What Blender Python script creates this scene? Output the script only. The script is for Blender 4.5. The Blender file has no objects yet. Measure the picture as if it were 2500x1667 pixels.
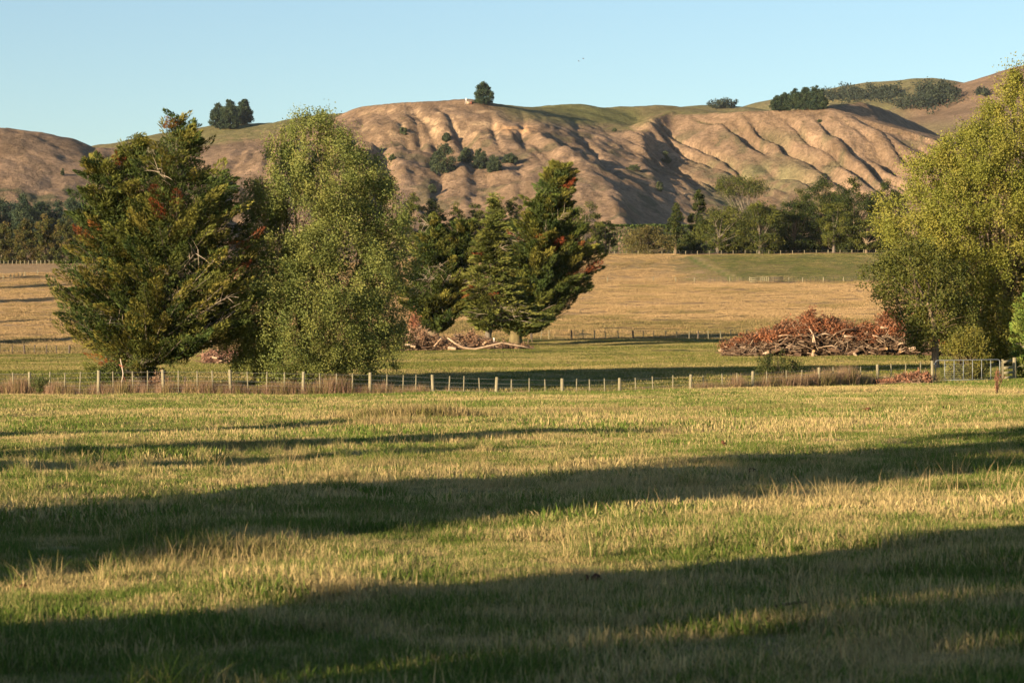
import bpy, math, random
import numpy as np

sc = bpy.context.scene
COL = sc.collection
rad = math.radians

# ------------------------------------------------------------------ camera, sky, sun, exposure
CAM_H = 1.6
LENS = 85.0
FP = 2500 * LENS / 36.0          # focal length in photo pixels
HOR = 880.0                      # photo row of the horizon
cam = bpy.data.cameras.new('camera')
cam.lens = LENS
cam.sensor_width = 36.0
cam.shift_y = (HOR - 833.5) / 2500.0
cam.clip_end = 12000
cam.dof.use_dof = True
cam.dof.focus_distance = 85.0
cam.dof.aperture_fstop = 6.3
cam_o = bpy.data.objects.new('camera', cam)
cam_o.location = (0, 0, CAM_H)
cam_o.rotation_euler = (rad(90), 0, 0)
COL.objects.link(cam_o)
sc.camera = cam_o

SUN_AZ, SUN_EL = 47.0, 10.5      # light travels this far right of straight ahead; elevation
w = bpy.data.worlds.new("World")
sc.world = w
w.use_nodes = True
nt = w.node_tree
sky = nt.nodes.new('ShaderNodeTexSky')
sky.sky_type = 'NISHITA'
sky.sun_disc = False
sky.sun_elevation = rad(SUN_EL)
sky.sun_rotation = rad(180 + SUN_AZ)
sky.dust_density = 0.4
sky.ozone_density = 2.3
bg = nt.nodes['Background']
bg.inputs[1].default_value = 0.071
nt.links.new(sky.outputs[0], bg.inputs[0])
from mathutils import Vector
sd = Vector((math.sin(rad(SUN_AZ)) * math.cos(rad(SUN_EL)), math.cos(rad(SUN_AZ)) * math.cos(rad(SUN_EL)), -math.sin(rad(SUN_EL))))
sl = bpy.data.lights.new('sun', 'SUN')
sl.energy = 5.0
sl.angle = rad(0.5)
sl.color = (1.0, 0.78, 0.52)
so = bpy.data.objects.new('sun', sl)
so.rotation_euler = sd.to_track_quat('-Z', 'Y').to_euler()
so.location = (-60, -60, 60)
COL.objects.link(so)
vs = sc.view_settings
vs.view_transform = 'Standard'
vs.look = 'None'
vs.exposure = 1.48
vs.gamma = 1.0
vs.use_curve_mapping = False
sc.cycles.max_bounces = 4
sc.cycles.diffuse_bounces = 2
sc.cycles.glossy_bounces = 1
sc.cycles.transmission_bounces = 2
sc.cycles.transparent_max_bounces = 4
sc.cycles.use_denoising = True
sc.cycles.denoiser = 'OPENIMAGEDENOISE'
sc.cycles.denoising_input_passes = 'RGB_ALBEDO_NORMAL'
sc.cycles.denoising_prefilter = 'ACCURATE'
sc.cycles.use_adaptive_sampling = True
sc.cycles.adaptive_threshold = 0.02

# ------------------------------------------------------------------ helpers
def _h(ix, iy, seed):
    n = (ix.astype(np.int64) * 374761393 + iy.astype(np.int64) * 668265263 + seed * 974634777) & 0xffffffff
    n = ((n ^ (n >> 13)) * 1274126177) & 0xffffffff
    n = n ^ (n >> 16)
    return (n & 0xffffff) / float(0xffffff)

def vn(x, y, seed=0):
    x = np.asarray(x, float); y = np.asarray(y, float)
    ix = np.floor(x); iy = np.floor(y)
    fx = x - ix; fy = y - iy
    fx = fx * fx * fx * (fx * (fx * 6 - 15) + 10); fy = fy * fy * fy * (fy * (fy * 6 - 15) + 10)
    a = _h(ix, iy, seed); b = _h(ix + 1, iy, seed); c = _h(ix, iy + 1, seed); d = _h(ix + 1, iy + 1, seed)
    return a + (b - a) * fx + (c - a) * fy + (a - b - c + d) * fx * fy

def fbm(x, y, seed=0, octv=4, gain=0.5):
    s = 0; a = 1; t = 0
    for i in range(octv):
        s = s + a * vn(x * 2 ** i, y * 2 ** i, seed + i * 17); t += a; a *= gain
    return s / t

def sstep(a, b, x):
    t = np.clip((x - a) / (b - a), 0, 1)
    return t * t * (3 - 2 * t)

def X_at(px, Y): return (px - 1250.0) / FP * Y
def Z_at(py, Y): return CAM_H + (HOR - py) / FP * Y
D2F = 2500 / 2352.0              # my notes measured many outlines on a 2352-wide view

def tag(o, label=None, cat=None, group=None, kind=None):
    if label: o['label'] = label
    if cat: o['category'] = cat
    if group: o['group'] = group
    if kind: o['kind'] = kind
    return o

def empty(name, loc, label=None, cat=None, group=None, rz=0):
    o = bpy.data.objects.new(name, None)
    o.empty_display_size = 0.3
    o.location = loc
    o.rotation_euler = (0, 0, rz)
    COL.objects.link(o)
    return tag(o, label, cat, group)

def make_mesh(name, V, F4=None, F3=None, mats=(), cols=None, smooth=False):
    me = bpy.data.meshes.new(name)
    V = np.asarray(V, np.float32)
    n4 = 0 if F4 is None else len(F4)
    n3 = 0 if F3 is None else len(F3)
    me.vertices.add(len(V)); me.vertices.foreach_set('co', V.ravel())
    idx = []
    if n4: idx.append(np.asarray(F4, np.int32).ravel())
    if n3: idx.append(np.asarray(F3, np.int32).ravel())
    idx = np.concatenate(idx)
    me.loops.add(len(idx)); me.loops.foreach_set('vertex_index', idx)
    me.polygons.add(n4 + n3)
    st = np.concatenate([np.arange(n4) * 4, n4 * 4 + np.arange(n3) * 3]).astype(np.int32)
    me.polygons.foreach_set('loop_start', st)
    if smooth: me.polygons.foreach_set('use_smooth', np.ones(n4 + n3, bool))
    for m in mats: me.materials.append(m)
    if cols is not None:
        c = np.ones((len(V), 4), np.float32); c[:, :3] = cols
        at = me.attributes.new('Col', 'FLOAT_COLOR', 'POINT')
        at.data.foreach_set('color', c.ravel())
    me.update(calc_edges=True)
    return me

def obj(name, me, parent=None, loc=None):
    o = bpy.data.objects.new(name, me)
    if parent is not None: o.parent = parent
    if loc is not None: o.location = loc
    COL.objects.link(o)
    return o

def copy_tree(o, parent=None):
    c = o.copy(); COL.objects.link(c)
    if parent is not None: c.parent = parent
    for ch in [k for k in bpy.data.objects if k.parent is o]:
        copy_tree(ch, c)
    return c

def tube(pts, rr, sides=6, cap=True):
    """one bent tapering tube: verts, quads"""
    pts = np.asarray(pts, float); rr = np.asarray(rr, float)
    n = len(pts)
    tan = np.gradient(pts, axis=0)
    tan /= np.linalg.norm(tan, axis=1)[:, None] + 1e-9
    ref = np.array([0.0, 0, 1]) if abs(tan[0, 2]) < 0.9 else np.array([1.0, 0, 0])
    a = np.cross(tan, ref); a /= np.linalg.norm(a, axis=1)[:, None] + 1e-9
    b = np.cross(tan, a)
    th = np.arange(sides) / sides * 2 * math.pi
    V = pts[:, None, :] + rr[:, None, None] * (np.cos(th)[None, :, None] * a[:, None, :] + np.sin(th)[None, :, None] * b[:, None, :])
    V = V.reshape(-1, 3)
    i = np.arange(n - 1)[:, None] * sides; j = np.arange(sides)[None, :]; k = (j + 1) % sides
    F = np.stack([i + j, i + k, i + sides + k, i + sides + j], -1).reshape(-1, 4)
    if cap:
        V = np.concatenate([V, pts[:1], pts[-1:]])
        c0, c1 = n * sides, n * sides + 1
        e = (n - 1) * sides
        jj = np.arange(0, sides, 2)
        F = np.concatenate([F, np.stack([np.full(len(jj), c0), (jj + 2) % sides, (jj + 1) % sides, jj], -1),
                            np.stack([np.full(len(jj), c1), e + jj, e + (jj + 1) % sides, e + (jj + 2) % sides], -1)])
    return V, F

def tubes(lst, sides=5, cap=False):
    VV, FF, n = [], [], 0
    for p, r in lst:
        v, f = tube(p, r, sides, cap)
        VV.append(v); FF.append(f + n); n += len(v)
    return np.concatenate(VV), np.concatenate(FF)

def box(x0, x1, y0, y1, z0, z1):
    V = np.array([(x, y, z) for z in (z0, z1) for y in (y0, y1) for x in (x0, x1)], float)
    F = np.array([(0, 2, 3, 1), (4, 5, 7, 6), (0, 1, 5, 4), (2, 6, 7, 3), (0, 4, 6, 2), (1, 3, 7, 5)])
    return V, F

def unit(v): return v / (np.linalg.norm(v, axis=-1, keepdims=True) + 1e-9)

def leaves(C, D, L, W, R, cols, fold=0.0):
    """kite-shaped leaf quads: centres C, long axes D, lengths L, widths W"""
    n = len(C)
    rnd = R.normal(size=(n, 3))
    side = unit(np.cross(D, rnd))
    L = np.broadcast_to(L, (n,))[:, None]; W = np.broadcast_to(W, (n,))[:, None]
    nrm = np.cross(D, side)
    a = C - D * L * .5; c = C + D * L * .5
    b = C + side * W * .5 - D * L * .08 + nrm * W * fold; d = C - side * W * .5 - D * L * .08 + nrm * W * fold
    V = np.stack([a, b, c, d], 1).reshape(-1, 3)
    F = np.arange(4 * n).reshape(n, 4)
    return V, F, np.repeat(cols, 4, axis=0)

# ------------------------------------------------------------------ materials
def new_mat(name):
    m = bpy.data.materials.new(name); m.use_nodes = True
    m.node_tree.nodes.clear()
    return m, m.node_tree

def N(t, typ, **kw):
    n = t.nodes.new(typ)
    for k, v in kw.items():
        if k.startswith('i_'):
            n.inputs[int(k[2:]) if k[2:].isdigit() else k[2:].replace('_', ' ')].default_value = v
        else: setattr(n, k, v)
    return n

def mix(t, fac, a, b, mode='MIX'):
    n = t.nodes.new('ShaderNodeMix'); n.data_type = 'RGBA'; n.blend_type = mode
    for s, v in ((n.inputs[0], fac), (n.inputs[6], a), (n.inputs[7], b)):
        if hasattr(v, 'links') or hasattr(v, 'is_output'): t.links.new(v, s)
        elif isinstance(v, (int, float)): s.default_value = v
        else: s.default_value = (*v, 1)
    return n.outputs[2]

def mapr(t, v, a, b, c=0.0, d=1.0):
    n = t.nodes.new('ShaderNodeMapRange')
    t.links.new(v, n.inputs[0])
    for i, x in enumerate((a, b, c, d)): n.inputs[i + 1].default_value = x
    return n.outputs[0]

def noise(t, vec, scale, detail=3, rough=0.55, mapscale=None):
    if mapscale is not None:
        mp = t.nodes.new('ShaderNodeMapping'); mp.inputs['Scale'].default_value = mapscale
        t.links.new(vec, mp.inputs[0]); vec = mp.outputs[0]
    n = t.nodes.new('ShaderNodeTexNoise'); n.inputs['Scale'].default_value = scale
    n.inputs['Detail'].default_value = detail; n.inputs['Roughness'].default_value = rough
    t.links.new(vec, n.inputs['Vector'])
    return n.outputs[0]

def finish(t, col, rough=0.9, spec=0.1, trans=0.0, bump=None, bstr=0.3, bdist=0.05):
    p = N(t, 'ShaderNodeBsdfPrincipled')
    p.inputs['Roughness'].default_value = rough
    p.inputs['Specular IOR Level'].default_value = spec
    if hasattr(col, 'is_output'): t.links.new(col, p.inputs['Base Color'])
    else: p.inputs['Base Color'].default_value = (*col, 1)
    if bump is not None:
        b = N(t, 'ShaderNodeBump'); b.inputs['Strength'].default_value = bstr; b.inputs['Distance'].default_value = bdist
        t.links.new(bump, b.inputs['Height']); t.links.new(b.outputs[0], p.inputs['Normal'])
    out = N(t, 'ShaderNodeOutputMaterial')
    if trans:
        tr = N(t, 'ShaderNodeBsdfTranslucent')
        if hasattr(col, 'is_output'): t.links.new(col, tr.inputs[0])
        else: tr.inputs[0].default_value = (*col, 1)
        m = N(t, 'ShaderNodeMixShader'); m.inputs[0].default_value = trans
        t.links.new(p.outputs[0], m.inputs[1]); t.links.new(tr.outputs[0], m.inputs[2])
        t.links.new(m.outputs[0], out.inputs[0])
    else: t.links.new(p.outputs[0], out.inputs[0])

def attr_mat(name, rough=0.8, spec=0.15, trans=0.2, nscale=0.0, namt=0.3):
    m, t = new_mat(name)
    a = N(t, 'ShaderNodeAttribute', attribute_name='Col')
    c = a.outputs[0]
    if nscale:
        g = N(t, 'ShaderNodeNewGeometry')
        v = mapr(t, noise(t, g.outputs['Position'], nscale, 4), .3, .7, 1 - namt, 1 + namt)
        c = mix(t, 1.0, c, v, 'MULTIPLY')
    finish(t, c, rough, spec, trans)
    return m

def plain_mat(name, c1, c2, scale=4.0, rough=0.85, mapscale=None, spec=0.2, bstr=0.4, bdist=0.02):
    m, t = new_mat(name)
    tc = N(t, 'ShaderNodeTexCoord')
    v = noise(t, tc.outputs['Object'], scale, 5, .6, mapscale)
    finish(t, mix(t, mapr(t, v, .3, .7), c1, c2), rough, spec, 0, v, bstr, bdist)
    return m

M_leaf = attr_mat('leaf', .6, .2, .25)
M_needle = attr_mat('needle', .75, .15, .10)
M_deadleaf = attr_mat('dead_leaf', .9, .1, .15)
M_far = attr_mat('far_leaf', .85, .1, .08)
M_bark = plain_mat('bark', (.10, .075, .05), (.22, .17, .11), 3.0, .95, (1, 1, .25), .1, .7, .05)
M_palebark = plain_mat('pale_bark', (.30, .24, .17), (.50, .42, .32), 2.0, .9, (1, 1, .3), .1, .5, .04)
M_greybark = plain_mat('grey_bark', (.09, .075, .058), (.20, .17, .13), 2.0, .9, (1, 1, .3), .1, .5, .04)
M_lichen = plain_mat('lichen_bark', (.09, .07, .04), (.19, .155, .07), 2.0, .95, (1, 1, .4), .1, .6, .04)
M_post = plain_mat('treated_pine', (.15, .135, .08), (.28, .245, .155), 9.0, .85, (1, 1, .12), .2, .4, .01)
M_oldpost = plain_mat('weathered_post', (.06, .05, .04), (.14, .11, .08), 9.0, .9, (1, 1, .15), .1, .4, .01)
M_steel = plain_mat('galvanised_steel', (.17, .19, .20), (.26, .28, .29), 6.0, .45, None, .5, .1, .002)
M_wire = plain_mat('fence_wire', (.20, .20, .19), (.30, .29, .27), 6.0, .5, None, .4, .1, .001)
M_deadwood = plain_mat('dead_wood', (.20, .13, .08), (.46, .34, .23), 2.5, .9, None, .1, .5, .03)
M_darkwood = plain_mat('dark_wood', (.05, .03, .02), (.15, .095, .06), 2.5, .9, None, .1, .5, .03)
M_cut = plain_mat('cut_wood', (.55, .30, .12), (.66, .42, .2), 5.0, .8, None, .1, .2, .01)
M_white = plain_mat('white_paint', (.70, .68, .63), (.80, .78, .74), 5.0, .6, None, .3, .1, .002)
M_soil = plain_mat('soil', (.030, .018, .012), (.09, .05, .03), 14.0, .95, None, .05, .8, .03)
M_redpaint = plain_mat('red_brown_paint', (.22, .07, .04), (.3, .1, .06), 5.0, .7, None, .2, .1, .002)

def grass_colour(t, dry_bias=0.0):
    """pasture colour from world position, shared by the ground sheet and the blades on it"""
    g = N(t, 'ShaderNodeNewGeometry')
    mp = N(t, 'ShaderNodeMapping'); mp.inputs['Scale'].default_value = (1, 1, 0)
    t.links.new(g.outputs['Position'], mp.inputs[0])
    P = mp.outputs[0]
    n1 = noise(t, P, 0.22, 4, .65)
    n2 = noise(t, P, 1.1, 3, .6)
    n3 = noise(t, P, 0.05, 2, .5)
    ad = N(t, 'ShaderNodeMath', operation='ADD'); t.links.new(n1, ad.inputs[0]); t.links.new(n2, ad.inputs[1])
    ad2 = N(t, 'ShaderNodeMath', operation='ADD'); t.links.new(ad.outputs[0], ad2.inputs[0]); t.links.new(n3, ad2.inputs[1])
    f = mapr(t, ad2.outputs[0], 1.36 + dry_bias, 1.74 + dry_bias, -.06, .92)
    return f, n2, P

def grass_mat(name, green, straw, bias=0.0, trans=.25):
    m, t = new_mat(name)
    f, n2, P = grass_colour(t, bias)
    a = N(t, 'ShaderNodeAttribute', attribute_name='Col')
    sep = N(t, 'ShaderNodeSeparateColor'); t.links.new(a.outputs[0], sep.inputs[0])
    # every blade leans to green or straw by its own random value, shifted by where it grows
    s = N(t, 'ShaderNodeMath', operation='ADD'); t.links.new(sep.outputs[0], s.inputs[0]); t.links.new(f, s.inputs[1])
    fac = mapr(t, s.outputs[0], .60, 1.16)
    c = mix(t, fac, green, straw)
    v = mapr(t, sep.outputs[1], 0, 1, .7, 1.3)
    c = mix(t, 1.0, c, v, 'MULTIPLY')
    finish(t, c, .8, .04, trans)
    return m

GREEN = (.092, .140, .024)
STRAW = (.40, .305, .140)
M_grass = grass_mat('pasture_blade', GREEN, STRAW, -.01)
M_straw = grass_mat('straw_blade', (.14, .135, .040), (.31, .235, .11), -.1)
M_tan = grass_mat('tan_blade', (.23, .165, .075), (.34, .235, .12), -.1, .15)
M_seed = attr_mat('dry_stalk', .85, .1, .2)

# ------------------------------------------------------------------ terrain of the paddocks
F_px = np.array([-1200, 0, 700, 1250, 1640, 1950, 2277, 2400, 2500, 3600], float)
F_Y = np.array([117, 117, 118, 120, 124, 129, 136, 138, 140, 160], float)
FT_px = np.array([-1200, 75, 240, 400, 563, 740, 903, 1058, 1211, 1373, 1513, 1685, 1837, 2000, 2140, 2277, 2480, 3600], float)
FT_y = np.array([908, 907, 904, 902, 903, 907, 910, 916, 920, 923, 922, 913, 907, 898, 889, 881, 876, 850], float)
PH = 1.2

def fenceY(u): return np.interp(u, F_px, F_Y)
def fencez(u): return CAM_H + (HOR - np.interp(u, FT_px, FT_y)) / FP * fenceY(u) - PH

# beyond the fence: rows (distance, photo row) at the left, centre and right of the picture
PROF = {
    -1500: [(150, 905), (200, 885), (260, 867), (330, 840), (420, 770), (560, 695), (640, 662), (705, 645), (760, 640), (1000, 646), (1350, 660)],
    100:   [(150, 905), (200, 885), (260, 867), (330, 840), (420, 770), (560, 695), (640, 662), (705, 645), (760, 640), (1000, 646), (1350, 660)],
    600:   [(150, 902), (200, 877), (265, 852), (300, 835), (400, 770), (540, 695), (610, 655), (640, 648), (760, 640), (1000, 646), (1350, 660)],
    1250:  [(150, 905), (200, 873), (272, 844), (298, 833), (400, 765), (540, 692), (600, 634), (625, 624), (700, 622), (1000, 645), (1350, 660)],
    1640:  [(150, 903), (200, 872), (272, 842), (298, 828), (400, 762), (542, 690), (602, 628), (622, 620), (700, 617), (1000, 645), (1350, 660)],
    2300:  [(160, 900), (200, 872), (272, 838), (300, 824), (400, 760), (542, 688), (602, 626), (622, 617), (700, 614), (1000, 645), (1350, 660)],
    4000:  [(175, 880), (200, 870), (272, 838), (300, 824), (400, 760), (542, 688), (602, 626), (622, 617), (700, 614), (1000, 645), (1350, 660)],
}
_pu = sorted(PROF)
_offs = np.array([(-1, 0)])

def ground_z(X, Y):
    X = np.asarray(X, float); Y = np.asarray(Y, float)
    X, Y = np.broadcast_arrays(X, Y)
    Yc = np.maximum(Y, 1.0)
    u = np.clip(1250 + FP * X / np.maximum(Y, 40.0), -1200, 3600)
    fy = fenceY(u); fz = fencez(u)
    und = .20 * (fbm(X * .11, Y * .07, 5, 3) - .5) + .11 * (vn(X * .45, Y * .4, 9) - .5) + .055 * (vn(X * 1.2, Y * 1.1, 10) - .5)
    # near paddock: flat, a low rise just before the fence
    tilt = .10 * np.clip(X / 12, -1.5, 1.5) * sstep(5, 30, Y) * (1 - sstep(60, 100, Y))
    crest = np.where(u < 900, np.interp(u, [-1200, 300, 900], [.0, .0, .06]), np.interp(u, [900, 1300, 1700, 2300, 3600], [.06, .14, .16, .34, .5]))
    near = sstep(55, 1, fy - Y) * crest
    k = sstep(9, .5, fy - Y)
    zn = near * (1 - k) + (fz + .0) * k + und * (1 - k * .7) + tilt
    # beyond
    z_far = np.zeros_like(X); 
    cols = []
    for c in _pu:
        pr = PROF[c]
        ys = np.array([p[0] for p in pr], float); zs = np.array([Z_at(p[1], p[0]) for p in pr])
        zz = np.interp(Y, ys, zs)
        # soften the corners
        zz = (zz + np.interp(Y - 6, ys, zs) + np.interp(Y + 6, ys, zs)) / 3
        start = ys[0]
        e = sstep(0, 1, np.clip((Y - fy) / np.maximum(start - fy, 5), 0, 1))
        zz = np.where(Y < start, fz * (1 - e) + zs[0] * e, zz)
        cols.append(zz)
    cols = np.array(cols)
    iu = np.clip(np.searchsorted(_pu, u) - 1, 0, len(_pu) - 2)
    p0 = np.array(_pu, float)[iu]; p1 = np.array(_pu, float)[iu + 1]
    f = np.clip((u - p0) / (p1 - p0), 0, 1); f = f * f * (3 - 2 * f)
    a = np.take_along_axis(cols, iu[None], 0)[0]; b = np.take_along_axis(cols, (iu + 1)[None], 0)[0]
    z_far = a + (b - a) * f
    bump = sstep(150, 260, Y) * (.7 * (fbm(X * .03, Y * .03, 21, 4) - .5) + .35 * (vn(X * .13, Y * .13, 31) - .5))
    bump = bump * (1 - .7 * sstep(600, 800, Y))
    z_far = z_far + bump
    return np.where(Y < fy, zn, z_far)

def gz(x, y): return float(ground_z(np.array([x]), np.array([y]))[0])

def ground_build():
    nY, nT = 440, 380
    s = np.linspace(0, 1, nY)
    Yr = np.concatenate([np.linspace(-150, 4, 24), 5 + (1400 - 5) * (np.expm1(3.6 * s) / np.expm1(3.6))])
    t = np.linspace(-1, 1, nT)
    t = np.sign(t) * (.35 * np.abs(t) + .65 * np.abs(t) ** 3)
    Wd = 90 + .42 * np.maximum(Yr, 0)
    X = t[None, :] * Wd[:, None]; Y = np.repeat(Yr[:, None], nT, 1)
    Z = ground_z(X, Y)
    u = 1250 + FP * X / np.maximum(Y, 30)
    # ground cover by place: near pasture, middle pasture, tan hayfield, green terrace
    g1 = fbm(X * .16, Y * .16, 51, 4); g2 = fbm(X * .05, Y * .05, 61, 4); g3 = fbm(X * .5, Y * .35, 71, 3)
    mixc = lambda a, b, f: np.asarray(a)[None, None] * (1 - f[..., None]) + np.asarray(b)[None, None] * f[..., None]
    green = (.075, .095, .020); strw = (.25, .18, .08); tan = (.345, .232, .122); tan2 = (.285, .190, .092); tgreen = (.115, .120, .036)
    past = mixc(green, strw, sstep(.3, .72, .5 * g1 + .3 * g2 + .2 * g3))
    mid = mixc((.095, .108, .022), (.22, .175, .062), sstep(.35, .68, .55 * g1 + .45 * g3))
    hay = mixc(tan2, tan, sstep(.25, .6, .4 * g1 + .6 * g3))
    # the lower part of the hayfield is patchier and greener
    low = mixc((.15, .118, .050), (.29, .195, .092), sstep(.33, .62, .5 * g1 + .5 * g3))
    fy = fenceY(np.clip(u, -1200, 3600))
    e2 = np.interp(u, [-1500, 100, 600, 1250, 1640, 2300], [262, 262, 268, 296, 298, 300])
    lowf = 1 - sstep(e2 + 40, e2 + 150, Y + 40 * (g2 - .5))
    hay = hay * (1 - lowf[..., None]) + low * lowf[..., None]
    terr = mixc(tgreen, (.185, .148, .06), sstep(.38, .66, .5 * g1 + .5 * g3))
    tf = sstep(544, 549, Y) * (1 - sstep(617, 622, Y)) * sstep(0, 30, u - (1790 - (Y - 545) * 1.55))
    tf2 = sstep(544, 590, Y) * sstep(1350, 1700, u + 120 * (g1 - .5)) * .55
    c = past
    k = sstep(-1, 3, Y - fy)[..., None]; c = c * (1 - k) + mid * k
    k = sstep(-4, 3, Y - e2 + 14 * (g1 - .5))[..., None]; c = c * (1 - k) + hay * k
    k = np.maximum(tf, tf2)[..., None]; c = c * (1 - k) + terr * k
    # farm track down the terrace bank, and wheel ruts beside it
    for (o, wdt, cc, st) in ((0, 9, (.10, .15, .03), .9), (16, 8, (.36, .27, .13), .8), (95, 3.5, (.09, .10, .03), .7), (130, 3.5, (.10, .11, .03), .5)):
        line = 1676 + o + (sstep(622, 545, Y) ** 1.5) * 110 - (0 if o < 50 else 28 * sstep(600, 622, Y))
        k = (np.exp(-((u - line) / wdt) ** 2) * sstep(540, 546, Y) * (1 - sstep(618, 624, Y)) * st)[..., None]
        c = c * (1 - k) + np.asarray(cc) * k
    k = (sstep(619, 623, Y) * (1 - sstep(640, 650, Y)) * sstep(1500, 1600, u))[..., None] * .8
    c = c * (1 - k) + np.asarray((.30, .17, .09)) * k
    nn = X.shape[0]
    i = np.arange(nn - 1)[:, None] * nT + np.arange(nT - 1)[None]
    F = np.stack([i, i + 1, i + nT + 1, i + nT], -1).reshape(-1, 4)
    V = np.stack([X, Y, Z], -1).reshape(-1, 3)
    m, tt = new_mat('field_ground')
    a = N(tt, 'ShaderNodeAttribute', attribute_name='Col')
    g = N(tt, 'ShaderNodeNewGeometry')
    P = g.outputs['Position']
    nA = noise(tt, P, 1.1, 5, .65); nB = noise(tt, P, .28, 4, .6)
    cc = mix(tt, 1.0, a.outputs[0], mapr(tt, nA, .3, .7, .68, 1.30), 'MULTIPLY')
    cc = mix(tt, 1.0, cc, mapr(tt, nB, .3, .7, .82, 1.16), 'MULTIPLY')
    finish(tt, cc, .95, .05, 0, nA, .8, .35)
    me = make_mesh('ground', V, F, None, [m], c.reshape(-1, 3), True)
    o = obj('ground', me); tag(o, kind='structure')
ground_build()

# ------------------------------------------------------------------ hills
def ridge_field(X, Y, ridges, base, k=2.5):
    acc = np.zeros_like(X)          # log of the running sum, in units of k above base
    for R in ridges:
        pts = np.array([(X_at(p[0], p[2]), p[2], Z_at(p[1], p[2])) for p in R['p']])
        sl_, sr_, rr = R['s'][0], R['s'][1], R.get('r', 12)
        best = np.full(X.shape, -1e3)
        for a, b in zip(pts[:-1], pts[1:]):
            d = b[:2] - a[:2]; L2 = d @ d + 1e-6
            t = np.clip(((X - a[0]) * d[0] + (Y - a[1]) * d[1]) / L2, 0, 1)
            qx = X - (a[0] + t * d[0]); qy = Y - (a[1] + t * d[1])
            dist = np.sqrt(qx * qx + qy * qy)
            side = (d[0] * qy - d[1] * qx) / (np.sqrt(L2) * (dist + 1e-3))   # +1 left of travel
            sl = sr_ + (sl_ - sr_) * (side * .5 + .5)
            soft = np.sqrt(dist * dist + rr * rr) - rr
            if 'sc' in R: soft = soft + np.minimum(soft, R['sc'][1]) * R['sc'][0] * (side < 0)
            best = np.maximum(best, a[2] + (b[2] - a[2]) * t - sl * soft)
        acc = np.logaddexp(acc, (best - base) / k)
    return base + k * acc

RID = [
    # left hill
    dict(p=[(-900, 250, 1650), (-250, 285, 1560), (0, 311, 1500), (40, 318, 1500), (80, 330, 1500), (120, 347, 1500), (235, 362, 1510), (330, 395, 1480), (430, 450, 1440)], s=(.42, .45), r=40),
    # green rounded saddle with the pine clump
    dict(p=[(230, 366, 1950), (320, 353, 1950), (440, 340, 1950), (520, 320, 1950), (610, 306, 1950), (690, 303, 1950), (790, 300, 1900), (860, 280, 1850)], s=(.4, .30), r=60),
    # tan shoulder below it
    dict(p=[(400, 420, 1650), (520, 372, 1700), (640, 345, 1720), (760, 320, 1730), (850, 290, 1720)], s=(.3, .5), r=20),
    # main crest with its scarp
    dict(p=[(815, 286, 1740), (860, 272, 1720), (905, 259, 1700), (960, 254, 1690), (1140, 252, 1680), (1180, 256, 1680)], s=(.25, .55), r=8, sc=(1.0, 22)),
    # green crest behind the hollow
    dict(p=[(1140, 252, 1700), (1220, 259, 1740), (1330, 265, 1800), (1380, 257, 1850), (1455, 265, 1870), (1530, 262, 1880), (1600, 258, 1880), (1660, 270, 1850)], s=(.25, .40), r=40),
    # bowl crest
    dict(p=[(1590, 285, 1790), (1640, 280, 1770), (1700, 276, 1750), (1780, 274, 1730), (1850, 272, 1715), (1960, 271, 1700), (2025, 270, 1690)], s=(.15, .55), r=5, sc=(.4, 20)),
    # centre spur, sweeping to the right and down
    dict(p=[(1150, 257, 1680), (1235, 290, 1640), (1310, 322, 1590), (1365, 352, 1545), (1410, 385, 1500), (1450, 420, 1468), (1485, 455, 1435), (1508, 495, 1400), (1525, 550, 1355)], s=(.95, .52), r=3),
    # its feet
    dict(p=[(1420, 388, 1485), (1425, 450, 1440), (1445, 530, 1370)], s=(.55, .5), r=8),
    dict(p=[(1370, 356, 1535), (1330, 420, 1460), (1310, 490, 1400)], s=(.5, .5), r=10),
    # bowl rim spur
    dict(p=[(1640, 276, 1775), (1585, 290, 1735), (1562, 312, 1695), (1560, 340, 1650), (1572, 375, 1598), (1585, 410, 1555), (1596, 450, 1515)], s=(1.1, .50), r=3),
    # right front spur
    dict(p=[(2020, 272, 1692), (2080, 292, 1673), (2140, 318, 1656), (2200, 345, 1640), (2270, 368, 1624), (2400, 430, 1580), (2520, 500, 1530)], s=(.9, .5), r=4),
    # hump behind it
    dict(p=[(1990, 272, 1700), (2040, 256, 1720), (2085, 249, 1740), (2125, 258, 1790), (2190, 284, 1880), (2290, 332, 2010), (2380, 375, 2120)], s=(.45, .95), r=8),
    # lower spurs of the main face
    dict(p=[(860, 290, 1688), (880, 360, 1636), (930, 430, 1578), (960, 490, 1531)], s=(.65, .5), r=6),
    dict(p=[(1010, 272, 1676), (1000, 350, 1618), (985, 420, 1572), (1000, 490, 1531)], s=(.65, .5), r=5),
    dict(p=[(1060, 430, 1566), (1120, 455, 1543), (1190, 480, 1526), (1230, 520, 1496)], s=(.55, .5), r=8),
    dict(p=[(1130, 290, 1665), (1150, 340, 1630), (1190, 400, 1584), (1215, 460, 1543)], s=(.6, .5), r=6),
    dict(p=[(1075, 320, 1647), (1070, 380, 1601), (1050, 440, 1560)], s=(.6, .5), r=6),
]

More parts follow.
